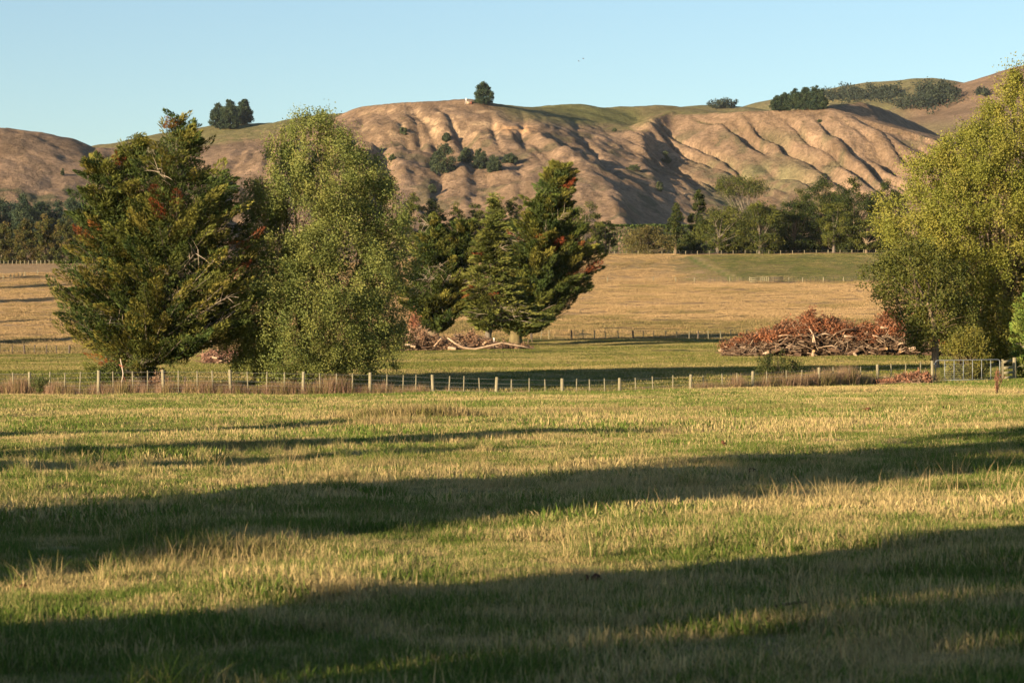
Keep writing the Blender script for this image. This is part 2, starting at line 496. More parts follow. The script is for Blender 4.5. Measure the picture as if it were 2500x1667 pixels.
def hills_z(X, Y, detail=True):
    base = np.interp(Y, [1100, 1350, 1500, 2000], [36, 40, 44, 40])
    wx = X + 14 * (fbm(X * .02, Y * .02, 81, 4) - .5); wy = Y + 12 * (fbm(X * .02, Y * .02, 91, 4) - .5)
    z = ridge_field(wx, wy, RID, base)
    if detail:
        u = 1250 + FP * X / Y
        h = np.clip((z - base) / 120, 0, 1)
        crest = Z_at(np.interp(u, [-900, 0, 120, 235, 330, 520, 690, 860, 960, 1140, 1330, 1600, 2025, 2290], [260, 311, 347, 362, 395, 330, 303, 280, 254, 252, 265, 258, 270, 365]), 1690)
        below = np.clip((crest - z) / 22, 0, 1) * sstep(.03, .2, h)
        front = sstep(1800, 1700, Y)
        # gullies run down the face
        q1 = X + .10 * (Y - 1600) + 16 * (fbm(X * .02, Y * .012, 101, 3) - .5)
        q2 = X + .45 * (Y - 1600) + 30 * (fbm(X * .02, Y * .012, 111, 3) - .5)
        gl = lambda q, L, sd: 1.25 * (1 - np.abs(2 * vn(q / L, Y * .004, sd) - 1)) ** 4.5
        left = sstep(1560, 1480, u) * sstep(560, 700, u); right = sstep(1500, 1590, u)
        left2 = sstep(700, 560, u)
        steep = sstep(1250, 1100, u) * left
        g = left * (11 * gl(q1, 38, 3) + 6 * gl(q1, 17, 4)) * (.30 + .70 * steep) * (.45 + .9 * vn(X * .012, Y * .03, 12)) * (1 - .6 * sstep(45, 85, crest - z)) + right * (6.5 * gl(q2, 29, 5) + 9 * gl(q2, 11, 6)) * (.16 + .84 * sstep(75, 20, crest - z)) * (.08 + 1.5 * vn(X * .018, Y * .02, 13)) + left2 * 2.5 * gl(q1, 40, 7)
        z = z - g * below * front
        rough = .6 + 1.4 * steep * sstep(0, 30, crest - z) * sstep(70, 30, crest - z)
        rdg = (1 - np.abs(2 * fbm(X * .08 + .3 * Y * .03, Y * .03, 125, 4) - 1)) ** 2
        z = z + below * rough * (fbm(X * .05, Y * .05, 121, 4) - .5) * (3.4 + 2.6 * left) - below * front * 2.2 * rdg * (.4 + .6 * left + .3 * right) + (fbm(X * .15, Y * .15, 131, 3) - .5) * 1.3
    return z

def hill_hit(px, py, y0=1200., y1=2400., fn=None):
    fn = fn or hills_z
    Y = np.arange(y0, y1, 2.0)
    X = X_at(px, Y); zr = Z_at(py, Y)
    z = fn(X, Y)
    i = np.argmax(z >= zr)
    if not (z >= zr).any(): i = int(np.argmin(zr - z))
    return float(X[i]), float(Y[i]), float(z[i])

def hill_mesh(name, xs, ys, fn, colfn, mat):
    X, Y = np.meshgrid(xs, ys)
    Z = fn(X, Y)
    gy, gx = np.gradient(Z, ys, xs)
    c = colfn(X, Y, Z, gx, gy)
    nT = len(xs)
    i = np.arange(len(ys) - 1)[:, None] * nT + np.arange(nT - 1)[None]
    F = np.stack([i, i + 1, i + nT + 1, i + nT], -1).reshape(-1, 4)
    me = make_mesh(name, np.stack([X, Y, Z], -1).reshape(-1, 3), F, None, [mat], c.reshape(-1, 3), True)
    return tag(obj(name, me), kind='structure')

def lerp3(a, b, f): return np.asarray(a) * (1 - f[..., None]) + np.asarray(b) * f[..., None]

TAN1, TAN2 = (.242, .165, .106), (.166, .114, .072)
def hills_col(X, Y, Z, gx, gy):
    u = 1250 + FP * X / Y; py = HOR - (Z - CAM_H) * FP / Y
    n1 = fbm(X * .03, Y * .03, 141, 4); n2 = fbm(X * .12, Y * .12, 151, 4); n3 = fbm(X * .009, Y * .009, 161, 3)
    sl = np.hypot(gx, gy)
    c = lerp3(TAN2, TAN1, sstep(.3, .7, .5 * n1 + .5 * n2))
    # green pasture on the flatter tops
    top = sstep(1690, 1730, Y + 40 * (n1 - .5)) * sstep(.55, .25, sl)
    topband = sstep(1180, 1260, u) * sstep(1620, 1540, u) * sstep(1610, 1690, Y) * sstep(320, 290, py + 25 * (n1 - .5))
    sadl = sstep(1760, 1830, Y) * sstep(860, 780, u)
    gk = np.clip(np.maximum(np.maximum(top * .8, topband), sadl) * (.55 + .9 * (n3 - .2)), 0, 1)
    c = lerp3(c, (.20, .19, .065), 0 * gk) * (1 - gk[..., None]) + np.asarray((.145, .140, .052)) * gk[..., None]
    # greener foot of the right bowl
    b = sstep(1640, 1760, u) * sstep(2080, 1900, u) * sstep(360, 420, py) * sstep(.36, .60, n1 * .5 + n2 * .5)
    c = lerp3(c, (.118, .118, .056), 0 * b) * (1 - .75 * b[..., None]) + np.asarray((.118, .118, .056)) * .75 * b[..., None]
    # bare pale rock below the crest
    rk = sstep(.62, .75, n2 + .25 * sstep(.7, 1.1, sl)) * sstep(820, 900, u) * sstep(1350, 1250, u) * sstep(262, 275, py) * sstep(345, 318, py) * (1 - topband)
    c = c * (1 - .75 * rk[..., None]) + np.asarray((.38, .27, .16)) * .75 * rk[..., None]
    slip = np.exp(-(((u - 1262 - (py - 318) * .9) / 45) ** 2 + ((py - 316) / 10) ** 2)) * sstep(.40, .55, n2)
    c = c * (1 - slip[..., None]) + np.asarray((.44, .26, .13)) * slip[..., None]
    # scrub and rough growth in the gullies
    sc_ = sstep(.60, .70, fbm(X * .06, Y * .06, 171, 4)) * sstep(300, 340, py) * sstep(820, 900, u) * .55
    sc_ = np.maximum(sc_, sstep(.5, .6, fbm(X * .08, Y * .08, 181, 4)) * sstep(440, 465, py) * sstep(330, 200, u) * .8)
    c = c * (1 - sc_[..., None]) + np.asarray((.062, .068, .034)) * sc_[..., None]
    return c

def hill_mat(name):
    m, t = new_mat(name)
    a = N(t, 'ShaderNodeAttribute', attribute_name='Col'); g = N(t, 'ShaderNodeNewGeometry')
    nA = noise(t, g.outputs['Position'], .35, 6, .7); nB = noise(t, g.outputs['Position'], .06, 4, .6)
    c = mix(t, 1.0, a.outputs[0], mapr(t, nA, .32, .68, .60, 1.36), 'MULTIPLY')
    c = mix(t, 1.0, c, mapr(t, nB, .3, .7, .80, 1.18), 'MULTIPLY')
    nC = noise(t, g.outputs['Position'], .22, 5, .75, (1, 1, .4))
    c = mix(t, mapr(t, nC, .57, .66, 0, .55), c, (.075, .066, .034))
    finish(t, c, .95, .03, 0, nA, .8, 1.8)
    return m
M_hill = hill_mat('hill_grass')
hill_mesh('hills', np.concatenate([np.linspace(-760, -440, 60, False), np.linspace(-440, 470, 560, False), np.linspace(470, 800, 60)]), np.concatenate([np.linspace(1190, 1300, 30, False), np.linspace(1300, 1760, 260, False), np.linspace(1760, 2300, 90)]), hills_z, hills_col, M_hill)

RID2 = [
    dict(p=[(1500, 275, 2500), (1640, 263, 2500), (1700, 252, 2500), (1765, 254, 2500), (1860, 268, 2500), (1950, 290, 2500)], s=(.3, .35), r=50),
    dict(p=[(1850, 290, 3100), (1940, 240, 3100), (2000, 226, 3050), (2130, 210, 3000), (2260, 199, 2950), (2340, 214, 2950), (2440, 235, 2900)], s=(.3, .38), r=60),
    dict(p=[(2260, 199, 2950), (2230, 240, 2800), (2210, 290, 2650)], s=(.35, .35), r=40),
    dict(p=[(2130, 210, 3000), (2040, 260, 2800), (1960, 300, 2650)], s=(.35, .35), r=40),
    dict(p=[(3600, 60, 2500), (2700, 125, 2480), (2560, 150, 2460), (2490, 172, 2450), (2400, 207, 2430), (2300, 270, 2400), (2250, 292, 2380), (2200, 330, 2350)], s=(.40, .38), r=50),
    dict(p=[(2520, 170, 2440), (2500, 250, 2300), (2450, 310, 2200)], s=(.35, .35), r=40),
]
def far_z(X, Y):
    base = np.full(X.shape, 60.0)
    wx = X + 30 * (fbm(X * .006, Y * .006, 201, 3) - .5); wy = Y + 30 * (fbm(X * .006, Y * .006, 211, 3) - .5)
    z = ridge_field(wx, wy, RID2, base, 8)
    return z - 6 * (1 - np.abs(2 * vn((X * .6 + Y * .8) / 70, Y * .001, 8) - 1)) ** 2 * sstep(80, 160, z) + 2.5 * (fbm(X * .03, Y * .03, 221, 4) - .5)
def far_col(X, Y, Z, gx, gy):
    u = 1250 + FP * X / Y; py = HOR - (Z - CAM_H) * FP / Y
    n1 = fbm(X * .015, Y * .015, 231, 4); n2 = fbm(X * .06, Y * .06, 241, 4)
    gk = sstep(2360, 2300, u + 60 * (n1 - .5) - (Y - 2900) * .1 * 0) * np.clip(.6 + .6 * n2, 0, 1)
    gk = np.where(Y < 2650, gk * sstep(2250, 2150, u), gk)
    lowg = sstep(285, 310, py) * .7
    c = lerp3(TAN2, TAN1, sstep(.3, .7, .5 * n1 + .5 * n2))
    gk = np.maximum(gk, lowg * n1 * 1.3)
    return c * (1 - gk[..., None]) + np.asarray((.165, .150, .068)) * gk[..., None]
hill_mesh('far_hills', np.arange(-200, 1600, 9.0), np.arange(1950, 3500, 9.0), far_z, far_col, M_hill)

# ------------------------------------------------------------------ trees
def outline(rows, bx, Y, by):
    """(row, left, right) in 2352-wide picture pixels -> heights and signed offsets in metres from the trunk foot"""
    rows = sorted(rows, key=lambda r: -r[0])
    s = D2F / FP * Y
    return (np.array([(by - r[0]) * s for r in rows]), np.array([(r[1] - bx) * s for r in rows]), np.array([(r[2] - bx) * s for r in rows]))

class Crown:
    def __init__(self, prof, depth=1.0):
        self.h, self.l, self.r = prof
        self.H = self.h.max(); self.h0 = self.h.min(); self.depth = depth
        top = (self.l[-1] + self.r[-1]) / 2
        self.top = top
    def axis(self, h):
        f = np.clip(h / self.H, 0, 1)
        m = (np.interp(h, self.h, self.l) + np.interp(h, self.h, self.r)) / 2
        return m * np.clip(f * 1.6, 0, 1) ** 1.2 * .8 + .2 * self.top * f
    def ext(self, phi, h):
        ax = self.axis(h)
        r = np.interp(h, self.h, self.r) - ax; l = ax - np.interp(h, self.h, self.l)
        r = np.maximum(r, .15); l = np.maximum(l, .15)
        c, s = np.cos(phi), np.sin(phi)
        side = np.where(c > 0, r, l); av = (r + l) / 2 * self.depth
        return np.sqrt((c * side) ** 2 + (s * av) ** 2)

def sample_h(cr, R, n, bias=1.0):
    hh = np.linspace(cr.h0, cr.H, 200)
    wgt = (np.interp(hh, cr.h, cr.r) - np.interp(hh, cr.h, cr.l)) ** bias + .2
    cdf = np.cumsum(wgt); cdf /= cdf[-1]
    return np.interp(R.random(n), cdf, hh)

GR_MAC = [(.036, .058, .014), (.062, .080, .017), (.108, .112, .022), (.150, .130, .026)]

def tint(R, n, pal):
    pal = np.asarray(pal); k = R.random(n) * (len(pal) - 1); i = np.minimum(k.astype(int), len(pal) - 2); f = (k - i)[:, None]
    return pal[i] * (1 - f) + pal[i + 1] * f

def conifer(name, label, cat, group, base, profs, seed, nbr=260, rise=.45, puff=1.1, rad_=.42, nleaf=110, L=.24, W=.085, pal=GR_MAC,
            rust=.06, bare=.05, trunk_r=.4, bark=None, depth=.95, lift=.35, core=.5, flat=1.0, mat=None, jag=.30):
    """profs: one outline per leader; foliage sits in flame shaped puffs along the branches"""
    R = np.random.default_rng(seed)
    if not isinstance(profs, list): profs = [profs]
    crs = [Crown(p, depth) for p in profs]
    root = empty(name, base, label, cat, group)
    area = np.array([np.mean(c.r - c.l) * (c.H - c.h0) for c in crs]); area = area / area.sum()
    tb, CC, DD, KK, RC, RD, RK, bare_l = [], [], [], [], [], [], [], []
    for ci, cr in enumerate(crs):
        H = cr.H
        hs = np.linspace(-.25, H * .95, 12)
        ax = np.array([float(cr.axis(max(h, 0))) for h in hs]) * np.clip(hs / (H * .3), 0, 1) ** .8
        tr = trunk_r * (1.0 if ci == 0 else .45)
        rr = tr * (1 - np.clip(hs / H, 0, 1)) ** .8 + .02
        if ci == 0: rr[0] *= 1.5; rr[1] *= 1.1
        tb.append((np.stack([ax, ax * 0, hs], 1), rr))
        axi = lambda h: np.interp(h, hs, ax)
        nb = max(10, int(nbr * area[ci]))
        ht = sample_h(cr, R, nb); phi = R.random(nb) * 2 * math.pi
        ht[:5] = H * np.array([.995, .97, .95, .93, .96])
        k = np.where(R.random(nb) < .78, .86 + .16 * R.random(nb), .5 + .35 * R.random(nb))
        k = k * (1 - jag * .5 + jag * vn(phi * 2.0 + seed, ht * 1.1, seed))
        e = cr.ext(phi, ht) * np.minimum(k, 1.06)
        kind = R.random(nb)
        for i in range(nb):
            a = phi[i]
            tip = np.array([axi(ht[i]) + e[i] * math.cos(a), e[i] * math.sin(a), ht[i]])
            hb = max(ht[i] - rise * e[i] * (.7 + .6 * R.random()), cr.h0 * .6)
            st = np.array([axi(hb), 0, hb])
            d = tip - st; ln = np.linalg.norm(d) + 1e-6; du = d / ln
            mid = st + d * .5 + np.array([0, 0, -.07 * ln if rise > 0 else .05 * ln])
            bz_ = lambda t: st * (1 - t) ** 2 + 2 * mid * t * (1 - t) + tip * t * t
            isbare = kind[i] < bare; isrust = bare <= kind[i] < bare + rust
            if i % 2 == 0 or isbare:
                tb.append((np.array([st, mid, tip * .97 + st * .03]), np.array([.03 + .012 * ln, .018 + .006 * ln, .008])))
            if isbare:
                for t in np.linspace(.3, 1, 9):
                    for q in range(2):
                        dv = unit(du + R.normal(size=3) * .6) * puff * (.4 + .5 * R.random())
                        p = bz_(t)
                        bare_l.append((np.array([p, p + dv * .6 + np.array([0, 0, .04]), p + dv]), np.array([.016, .011, .004])))
                continue
            bcol = tint(R, 1, pal)[0] * (.72 + .5 * R.random())
            npf = max(1, int(round(ln * .62 / puff)))
            for q in range(npf + 1):
                t = 1.0 if q == 0 else 1.0 - (q - .3 * R.random()) / (npf + .6) * .72
                pl = puff * (.75 + .5 * R.random()) * (1.0 if t > .8 else .9)
                o = unit(du * np.array([1, 1, .6]) + np.array([0, 0, lift]) + R.normal(size=3) * (.18 if q == 0 else .42))
                p0 = bz_(max(t - .02, 0)) - o * pl * (.75 if q == 0 else .45)
                n = int(nleaf * (.7 + .6 * R.random()) * (1 if q == 0 or R.random() < .7 else .5))
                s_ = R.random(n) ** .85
                pr = np.sin(math.pi * np.clip(.12 + .86 * s_, 0, 1)) ** .8
                rv = R.normal(size=(n, 3)); rv -= (rv @ o)[:, None] * o; rv = unit(rv)
                rv[:, 2] *= flat
                rr_ = (rad_ * (.8 + .4 * R.random())) * pr * np.sqrt(R.random(n) * .8 + .2)
                c = p0 + o * (s_ * pl)[:, None] + rv * rr_[:, None]
                dirs = unit(o[None] * 1.0 + rv * .5 + np.array([0, 0, .12]) + R.normal(size=(n, 3)) * .22)
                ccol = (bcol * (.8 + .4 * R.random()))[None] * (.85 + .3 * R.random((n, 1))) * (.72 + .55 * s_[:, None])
                if isrust and t > .5:
                    rc = np.array([(.20, .055, .022), (.15, .05, .022), (.24, .10, .03)])[R.integers(3)]
                    RC.append(c); RD.append(dirs); RK.append(rc[None] * (.6 + .8 * R.random((n, 1))))
                else:
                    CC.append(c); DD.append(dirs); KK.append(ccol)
        # inner leaves fill the crown in darker greens, shade between puffs put into colour
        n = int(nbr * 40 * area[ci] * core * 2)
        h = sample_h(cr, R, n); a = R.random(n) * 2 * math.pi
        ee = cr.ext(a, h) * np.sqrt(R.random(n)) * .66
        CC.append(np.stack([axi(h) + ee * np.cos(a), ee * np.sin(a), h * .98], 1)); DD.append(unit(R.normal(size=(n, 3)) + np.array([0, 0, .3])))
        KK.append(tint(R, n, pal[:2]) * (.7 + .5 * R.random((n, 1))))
    v, f = tubes(tb, 7, False)
    obj('trunk', make_mesh('trunk', v, f, None, [bark or M_bark], None, True), root)
    C = np.concatenate(CC); D = np.concatenate(DD); K = np.concatenate(KK)
    n = len(C)
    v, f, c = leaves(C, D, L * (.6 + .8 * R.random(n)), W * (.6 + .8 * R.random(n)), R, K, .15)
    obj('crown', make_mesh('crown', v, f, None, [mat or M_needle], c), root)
    if RC:
        C = np.concatenate(RC); D = np.concatenate(RD); K = np.concatenate(RK); n = len(C)
        v, f, c = leaves(C, D, L * .9, W * .6, R, K, .15)
        o = obj('dead_foliage', make_mesh('dead_foliage', v, f, None, [M_deadleaf], c), root)
        o['label'] = 'rust brown dead sprays'; o['kind'] = 'stuff'
    if bare_l:
        v, f = tubes(bare_l, 4, False)
        tag(obj('bare_twigs', make_mesh('bare_twigs', v, f, None, [M_palebark]), root), kind='stuff')
    return root

PAL_POP = [(.105, .135, .034), (.155, .175, .044), (.22, .225, .058)]
def broadleaf(name, label, cat, group, base, prof, seed, nclump=1500, nleaf=50, csz=.42, L=.105, W=.085, pal=PAL_POP,
              trunk_r=.3, bark=None, depth=.9, limbs=9, fork=.16, gap=.36, shoots=14, mat=None, hang=.5, shell=.55):
    R = np.random.default_rng(seed)
    cr = Crown(prof, depth)
    root = empty(name, base, label, cat, group)
    H = cr.H
    hs = np.linspace(-.25, H * .9, 10)
    ax = np.array([cr.axis(max(h, 0)) for h in hs]) * np.clip(hs / (H * .3), 0, 1)
    axi = lambda h: np.interp(h, hs, ax)
    rr = trunk_r * (1 - np.clip(hs / H, 0, 1)) ** 1.1 + .015; rr[0] *= 1.35
    tb = [(np.stack([ax, ax * 0 + .1 * np.sin(hs), hs], 1), rr)]
    # clumps through the crown
    h = sample_h(cr, R, nclump * 2, 1.5); phi = R.random(nclump * 2) * 2 * math.pi
    k = shell + (1 - shell) * R.random(nclump * 2) ** .7
    lob = .80 + .36 * vn(phi * 2.2, h * .9, seed)
    k = k * lob
    e = cr.ext(phi, h) * np.minimum(k, 1.05)
    P = np.stack([axi(h) + e * np.cos(phi), e * np.sin(phi), h + .2 * R.normal(size=len(h))], 1)
    g = (vn(P[:, 0] * .8 + 3, P[:, 2] * .8, seed + 1) + vn(P[:, 1] * .8 + 7, P[:, 2] * .8 + 5, seed + 2)) / 2
    P = P[(g > gap)][:nclump]
    # main limbs, then twigs reaching the clumps
    tips = []
    for i in range(limbs):
        h1 = H * (.45 + .45 * R.random()); a = i / limbs * 2 * math.pi + R.random()
        ex = float(cr.ext(np.array(a), np.array(h1))) * .62
        t1 = np.array([axi(h1) + ex * math.cos(a), ex * math.sin(a), h1])
        hb = H * (fork + .22 * R.random() * (i / limbs)); s0 = np.array([axi(hb), 0, hb])
        mp = s0 * .5 + t1 * .5 + np.array([math.cos(a), math.sin(a), 0]) * ex * .14 + np.array([0, 0, -.04 * H])
        tt = np.linspace(0, 1, 7)[:, None]
        path = s0 * (1 - tt) ** 2 + 2 * mp * tt * (1 - tt) + t1 * tt ** 2
        path[1:-1] += R.normal(size=(5, 3)) * .06
        tb.append((path, np.linspace(trunk_r * .48, .025, 7)))
        tips.append(path[2:])
    nodes = np.concatenate(tips + [np.stack([axi(np.linspace(H * .3, H * .9, 8)), np.zeros(8), np.linspace(H * .3, H * .9, 8)], 1)])
    for p in P[::6]:
        d = np.linalg.norm((nodes - p) * np.array([1, 1, .6]) + np.array([0, 0, 1.0]), axis=1); q = nodes[np.argmin(d)]
        md = (p + q) / 2 + R.normal(size=3) * .12
        tb.append((np.array([q, md, p]), np.array([.026, .017, .006])))
    CC, DD, KK = [], [], []
    def add(p, n, sz, col):
        off = R.normal(size=(n, 3)) * sz * np.array([.6, .6, .7])
        CC.append(p + off)
        DD.append(unit(R.normal(size=(n, 3)) + np.array([0, 0, -hang])))
        KK.append(col[None] * (.84 + .32 * R.random((n, 1))))
    # colour shifts slowly over the crown, yellower where growth is younger
    for p in P:
        col = tint(R, 1, pal)[0]
        add(p, int(nleaf * (.5 + R.random())), csz * (.7 + .6 * R.random()), col)
    for i in range(shoots):
        hh = H * (.70 + .30 * R.random()) if i else H * .97
        a = R.random() * 2 * math.pi; ex = float(cr.ext(np.array(a), np.array(hh))) * (.5 + .5 * R.random())
        ln = .9 + 1.0 * R.random()
        p0 = np.array([axi(hh) + ex * math.cos(a), ex * math.sin(a), hh - ln - .1]); dv = np.array([.15 * math.cos(a), .15 * math.sin(a), 1.0])
        tb.append((np.array([p0, p0 + dv * ln]), np.array([.015, .005])))
        for t in np.linspace(.1, 1, 7):
            add(p0 + dv * ln * t, int(nleaf * .35), csz * .42, tint(R, 1, pal[1:])[0])
    v, f = tubes(tb, 6, False)
    obj('trunk', make_mesh('trunk', v, f, None, [bark or M_lichen], None, True), root)
    C = np.concatenate(CC); D = np.concatenate(DD); K = np.concatenate(KK); n = len(C)
    v, f, c = leaves(C, D, L * (.7 + .6 * R.random(n)), W * (.7 + .6 * R.random(n)), R, K, .1)
    obj('crown', make_mesh('crown', v, f, None, [mat or M_leaf], c), root)
    return root

def base_at(dx, Y, by=None):
    X = X_at(dx * D2F, Y)
    return (X, Y, gz(X, Y) if by is None else Z_at(by * D2F, Y))

def foot_row(dx, Y):                      # picture row of the ground there, 2352-wide
    X = X_at(dx * D2F, Y)
    return (HOR - (gz(X, Y) - CAM_H) * FP / Y) / D2F

# near group behind the fence
Y1 = 125.0
b = foot_row(338, Y1)
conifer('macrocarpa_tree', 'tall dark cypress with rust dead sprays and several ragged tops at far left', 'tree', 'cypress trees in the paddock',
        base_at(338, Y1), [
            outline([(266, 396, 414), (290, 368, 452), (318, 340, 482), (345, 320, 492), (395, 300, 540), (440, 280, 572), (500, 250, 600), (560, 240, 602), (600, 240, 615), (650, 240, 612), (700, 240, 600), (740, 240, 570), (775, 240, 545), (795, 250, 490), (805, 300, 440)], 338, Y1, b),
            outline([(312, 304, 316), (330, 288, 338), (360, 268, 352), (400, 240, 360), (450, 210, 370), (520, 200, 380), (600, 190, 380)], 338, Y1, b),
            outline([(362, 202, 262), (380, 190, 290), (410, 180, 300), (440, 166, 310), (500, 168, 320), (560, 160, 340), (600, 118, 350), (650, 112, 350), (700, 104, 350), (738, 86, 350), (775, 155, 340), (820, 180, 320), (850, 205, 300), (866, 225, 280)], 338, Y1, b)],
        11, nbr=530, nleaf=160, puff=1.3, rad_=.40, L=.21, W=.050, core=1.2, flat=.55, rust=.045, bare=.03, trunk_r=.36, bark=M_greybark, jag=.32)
Y2 = 128.0
b = foot_row(700, Y2)
broadleaf('poplar_tree', 'tall broad poplar with glinting yellow green leaves and forked trunk, just behind the fence', 'tree', 'poplar trees in the paddock',
          base_at(700, Y2), outline([(256, 712, 748), (274, 680, 780), (302, 625, 800), (332, 612, 840), (370, 596, 885), (400, 580, 905), (440, 570, 912), (500, 562, 935), (560, 550, 952), (620, 546, 956), (700, 500, 952), (760, 486, 940), (815, 505, 922), (845, 550, 895), (868, 590, 860)], 700, Y2, b),
          22, nclump=1750, nleaf=128, csz=.36, shell=.42, hang=.05, L=.092, W=.074, limbs=12, fork=.13, trunk_r=.28, gap=.29, shoots=40)
Y3, Y4, Y5 = 278.0, 256.0, 272.0
b = foot_row(992, Y3)
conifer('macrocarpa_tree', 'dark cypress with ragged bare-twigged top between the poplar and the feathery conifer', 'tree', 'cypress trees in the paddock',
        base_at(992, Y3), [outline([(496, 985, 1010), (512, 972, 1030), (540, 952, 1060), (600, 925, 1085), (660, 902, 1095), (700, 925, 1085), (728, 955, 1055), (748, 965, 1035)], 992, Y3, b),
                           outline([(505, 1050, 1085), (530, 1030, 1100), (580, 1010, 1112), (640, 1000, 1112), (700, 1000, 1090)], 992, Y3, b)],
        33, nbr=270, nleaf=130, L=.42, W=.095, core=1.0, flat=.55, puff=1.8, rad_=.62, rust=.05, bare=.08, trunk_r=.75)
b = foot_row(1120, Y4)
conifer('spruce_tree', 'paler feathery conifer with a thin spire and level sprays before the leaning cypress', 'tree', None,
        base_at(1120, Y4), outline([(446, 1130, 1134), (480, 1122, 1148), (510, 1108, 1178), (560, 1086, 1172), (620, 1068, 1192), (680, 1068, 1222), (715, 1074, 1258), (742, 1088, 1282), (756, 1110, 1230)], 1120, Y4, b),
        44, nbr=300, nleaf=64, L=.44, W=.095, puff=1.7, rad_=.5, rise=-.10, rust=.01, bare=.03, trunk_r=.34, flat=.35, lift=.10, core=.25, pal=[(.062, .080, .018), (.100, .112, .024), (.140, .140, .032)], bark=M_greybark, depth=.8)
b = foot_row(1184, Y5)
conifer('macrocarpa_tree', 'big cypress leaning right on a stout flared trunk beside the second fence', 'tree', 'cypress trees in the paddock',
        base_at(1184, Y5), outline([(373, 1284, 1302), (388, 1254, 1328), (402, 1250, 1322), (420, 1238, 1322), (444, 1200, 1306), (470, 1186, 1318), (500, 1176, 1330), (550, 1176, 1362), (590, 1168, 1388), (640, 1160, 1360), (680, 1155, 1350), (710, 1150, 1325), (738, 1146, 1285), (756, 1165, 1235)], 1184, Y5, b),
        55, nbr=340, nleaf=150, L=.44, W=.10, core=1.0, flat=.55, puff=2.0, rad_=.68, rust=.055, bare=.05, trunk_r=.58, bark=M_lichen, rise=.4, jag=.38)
# right hand group behind the gate
Y6, Y7 = 168.0, 160.0
b = foot_row(2300, Y6)
broadleaf('poplar_tree', 'very tall yellow green poplar cut off by the right picture edge, behind the gate', 'tree', 'poplar trees in the paddock',
          base_at(2300, Y6), outline([(140, 2338, 2356), (175, 2312, 2410), (220, 2285, 2440), (260, 2262, 2460), (300, 2190, 2475), (345, 2112, 2490), (400, 2052, 2500), (460, 2036, 2510), (520, 2025, 2515), (580, 2040, 2515), (640, 2058, 2510), (700, 2088, 2500), (750, 2120, 2490), (800, 2165, 2470), (825, 2230, 2420)], 2300, Y6, b),
          66, nclump=2300, nleaf=100, csz=.48, shell=.45, L=.13, W=.105, limbs=14, fork=.10, trunk_r=.42, gap=.34, shoots=36, pal=[(.125, .140, .022), (.175, .18, .03), (.235, .215, .042)])
b = foot_row(2148, Y7)
broadleaf('maple_tree', 'small leafy tree in shade-darkened leaves with drooping left branches, half behind the tall right poplar', 'tree', None,
          base_at(2148, Y7), outline([(560, 2030, 2130), (600, 1996, 2190), (650, 1984, 2230), (700, 2025, 2240), (740, 2065, 2240), (780, 2090, 2240), (806, 2115, 2230)], 2148, Y7, b),
          77, nclump=460, nleaf=46, csz=.40, L=.14, W=.11, limbs=7, fork=.45, trunk_r=.27, gap=.42, shoots=4, pal=[(.05, .062, .013), (.08, .09, .017), (.115, .115, .022)], bark=M_bark)  # leaf greens darkened, shade at the lower left put into the colour
Y8 = 143.0
b = foot_row(2402, Y8)
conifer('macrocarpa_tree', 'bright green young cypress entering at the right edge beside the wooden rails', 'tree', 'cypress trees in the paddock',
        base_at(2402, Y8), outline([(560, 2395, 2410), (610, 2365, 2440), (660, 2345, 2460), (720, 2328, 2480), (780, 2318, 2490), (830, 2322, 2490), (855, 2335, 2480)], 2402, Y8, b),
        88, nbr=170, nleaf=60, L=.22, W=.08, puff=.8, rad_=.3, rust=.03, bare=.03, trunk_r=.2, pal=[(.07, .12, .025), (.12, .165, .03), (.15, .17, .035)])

# ------------------------------------------------------------------ shelter belts
def far_tree(name, Y, prof, seed, style='gum', nl=16, q=.42, per=230, pal=None, bark=None, trunk_r=.5):
    """belt tree in its own space: returns [(part, mesh)], lobed crown of leaf faces with limbs showing"""
    R = np.random.default_rng(seed)
    nl = int(nl * 3.4); per = int(per * .50)
    cr = Crown(prof, .9); H = cr.H
    pal = pal or [(.050, .062, .020), (.082, .095, .026), (.115, .12, .032)]
    h = sample_h(cr, R, nl, 1.0); phi = R.random(nl) * 2 * math.pi
    e = cr.ext(phi, h) * (.12 + .80 * R.random(nl) ** .6)
    ax = cr.axis(h)
    P = np.stack([ax + e * np.cos(phi), e * np.sin(phi), h], 1)
    wid = np.mean(cr.r - cr.l)
    tb = [(np.array([[0, 0, -.4], [float(cr.axis(H * .3)) * .4, 0, H * .3], [float(cr.axis(H * .8)), 0, H * .8]]), np.array([trunk_r, trunk_r * .6, .06]))]
    CC, DD, KK = [], [], []
    for p in P:
        if style == 'gum' and R.random() < .3:
            s0 = np.array([float(cr.axis(p[2] * .45)) * .4, 0, p[2] * .45])
            tb.append((np.array([s0, (s0 + p) / 2 + R.normal(size=3) * .4, p]), np.array([trunk_r * .28, trunk_r * .18, .04])))
        r = min(wid * .16, 2.4) * (.55 + .7 * R.random())
        v = unit(R.normal(size=(per, 3))) * (R.random((per, 1)) ** .45) * r * np.array([1.15, 1.15, .75 if style == 'gum' else 1.0])
        CC.append(p + v)
        if style == 'pine': DD.append(unit(v / r + np.array([0, 0, .7]) + R.normal(size=(per, 3)) * .3))
        else: DD.append(unit(v / r * .4 + R.normal(size=(per, 3))))
        KK.append(tint(R, 1, pal) * (.65 + .7 * R.random((per, 1))))
    C = np.concatenate(CC); D = np.concatenate(DD); K = np.concatenate(KK); n = len(C)
    v, f, c = leaves(C, D, q * (.6 + .8 * R.random(n)), q * .6 * (.6 + .8 * R.random(n)), R, K, .12)
    tv, tf = tubes(tb, 6, False)
    return [('trunk', make_mesh('trunk', tv, tf, None, [bark or M_bark], None, True)), ('crown', make_mesh('crown', v, f, None, [M_far], c))]

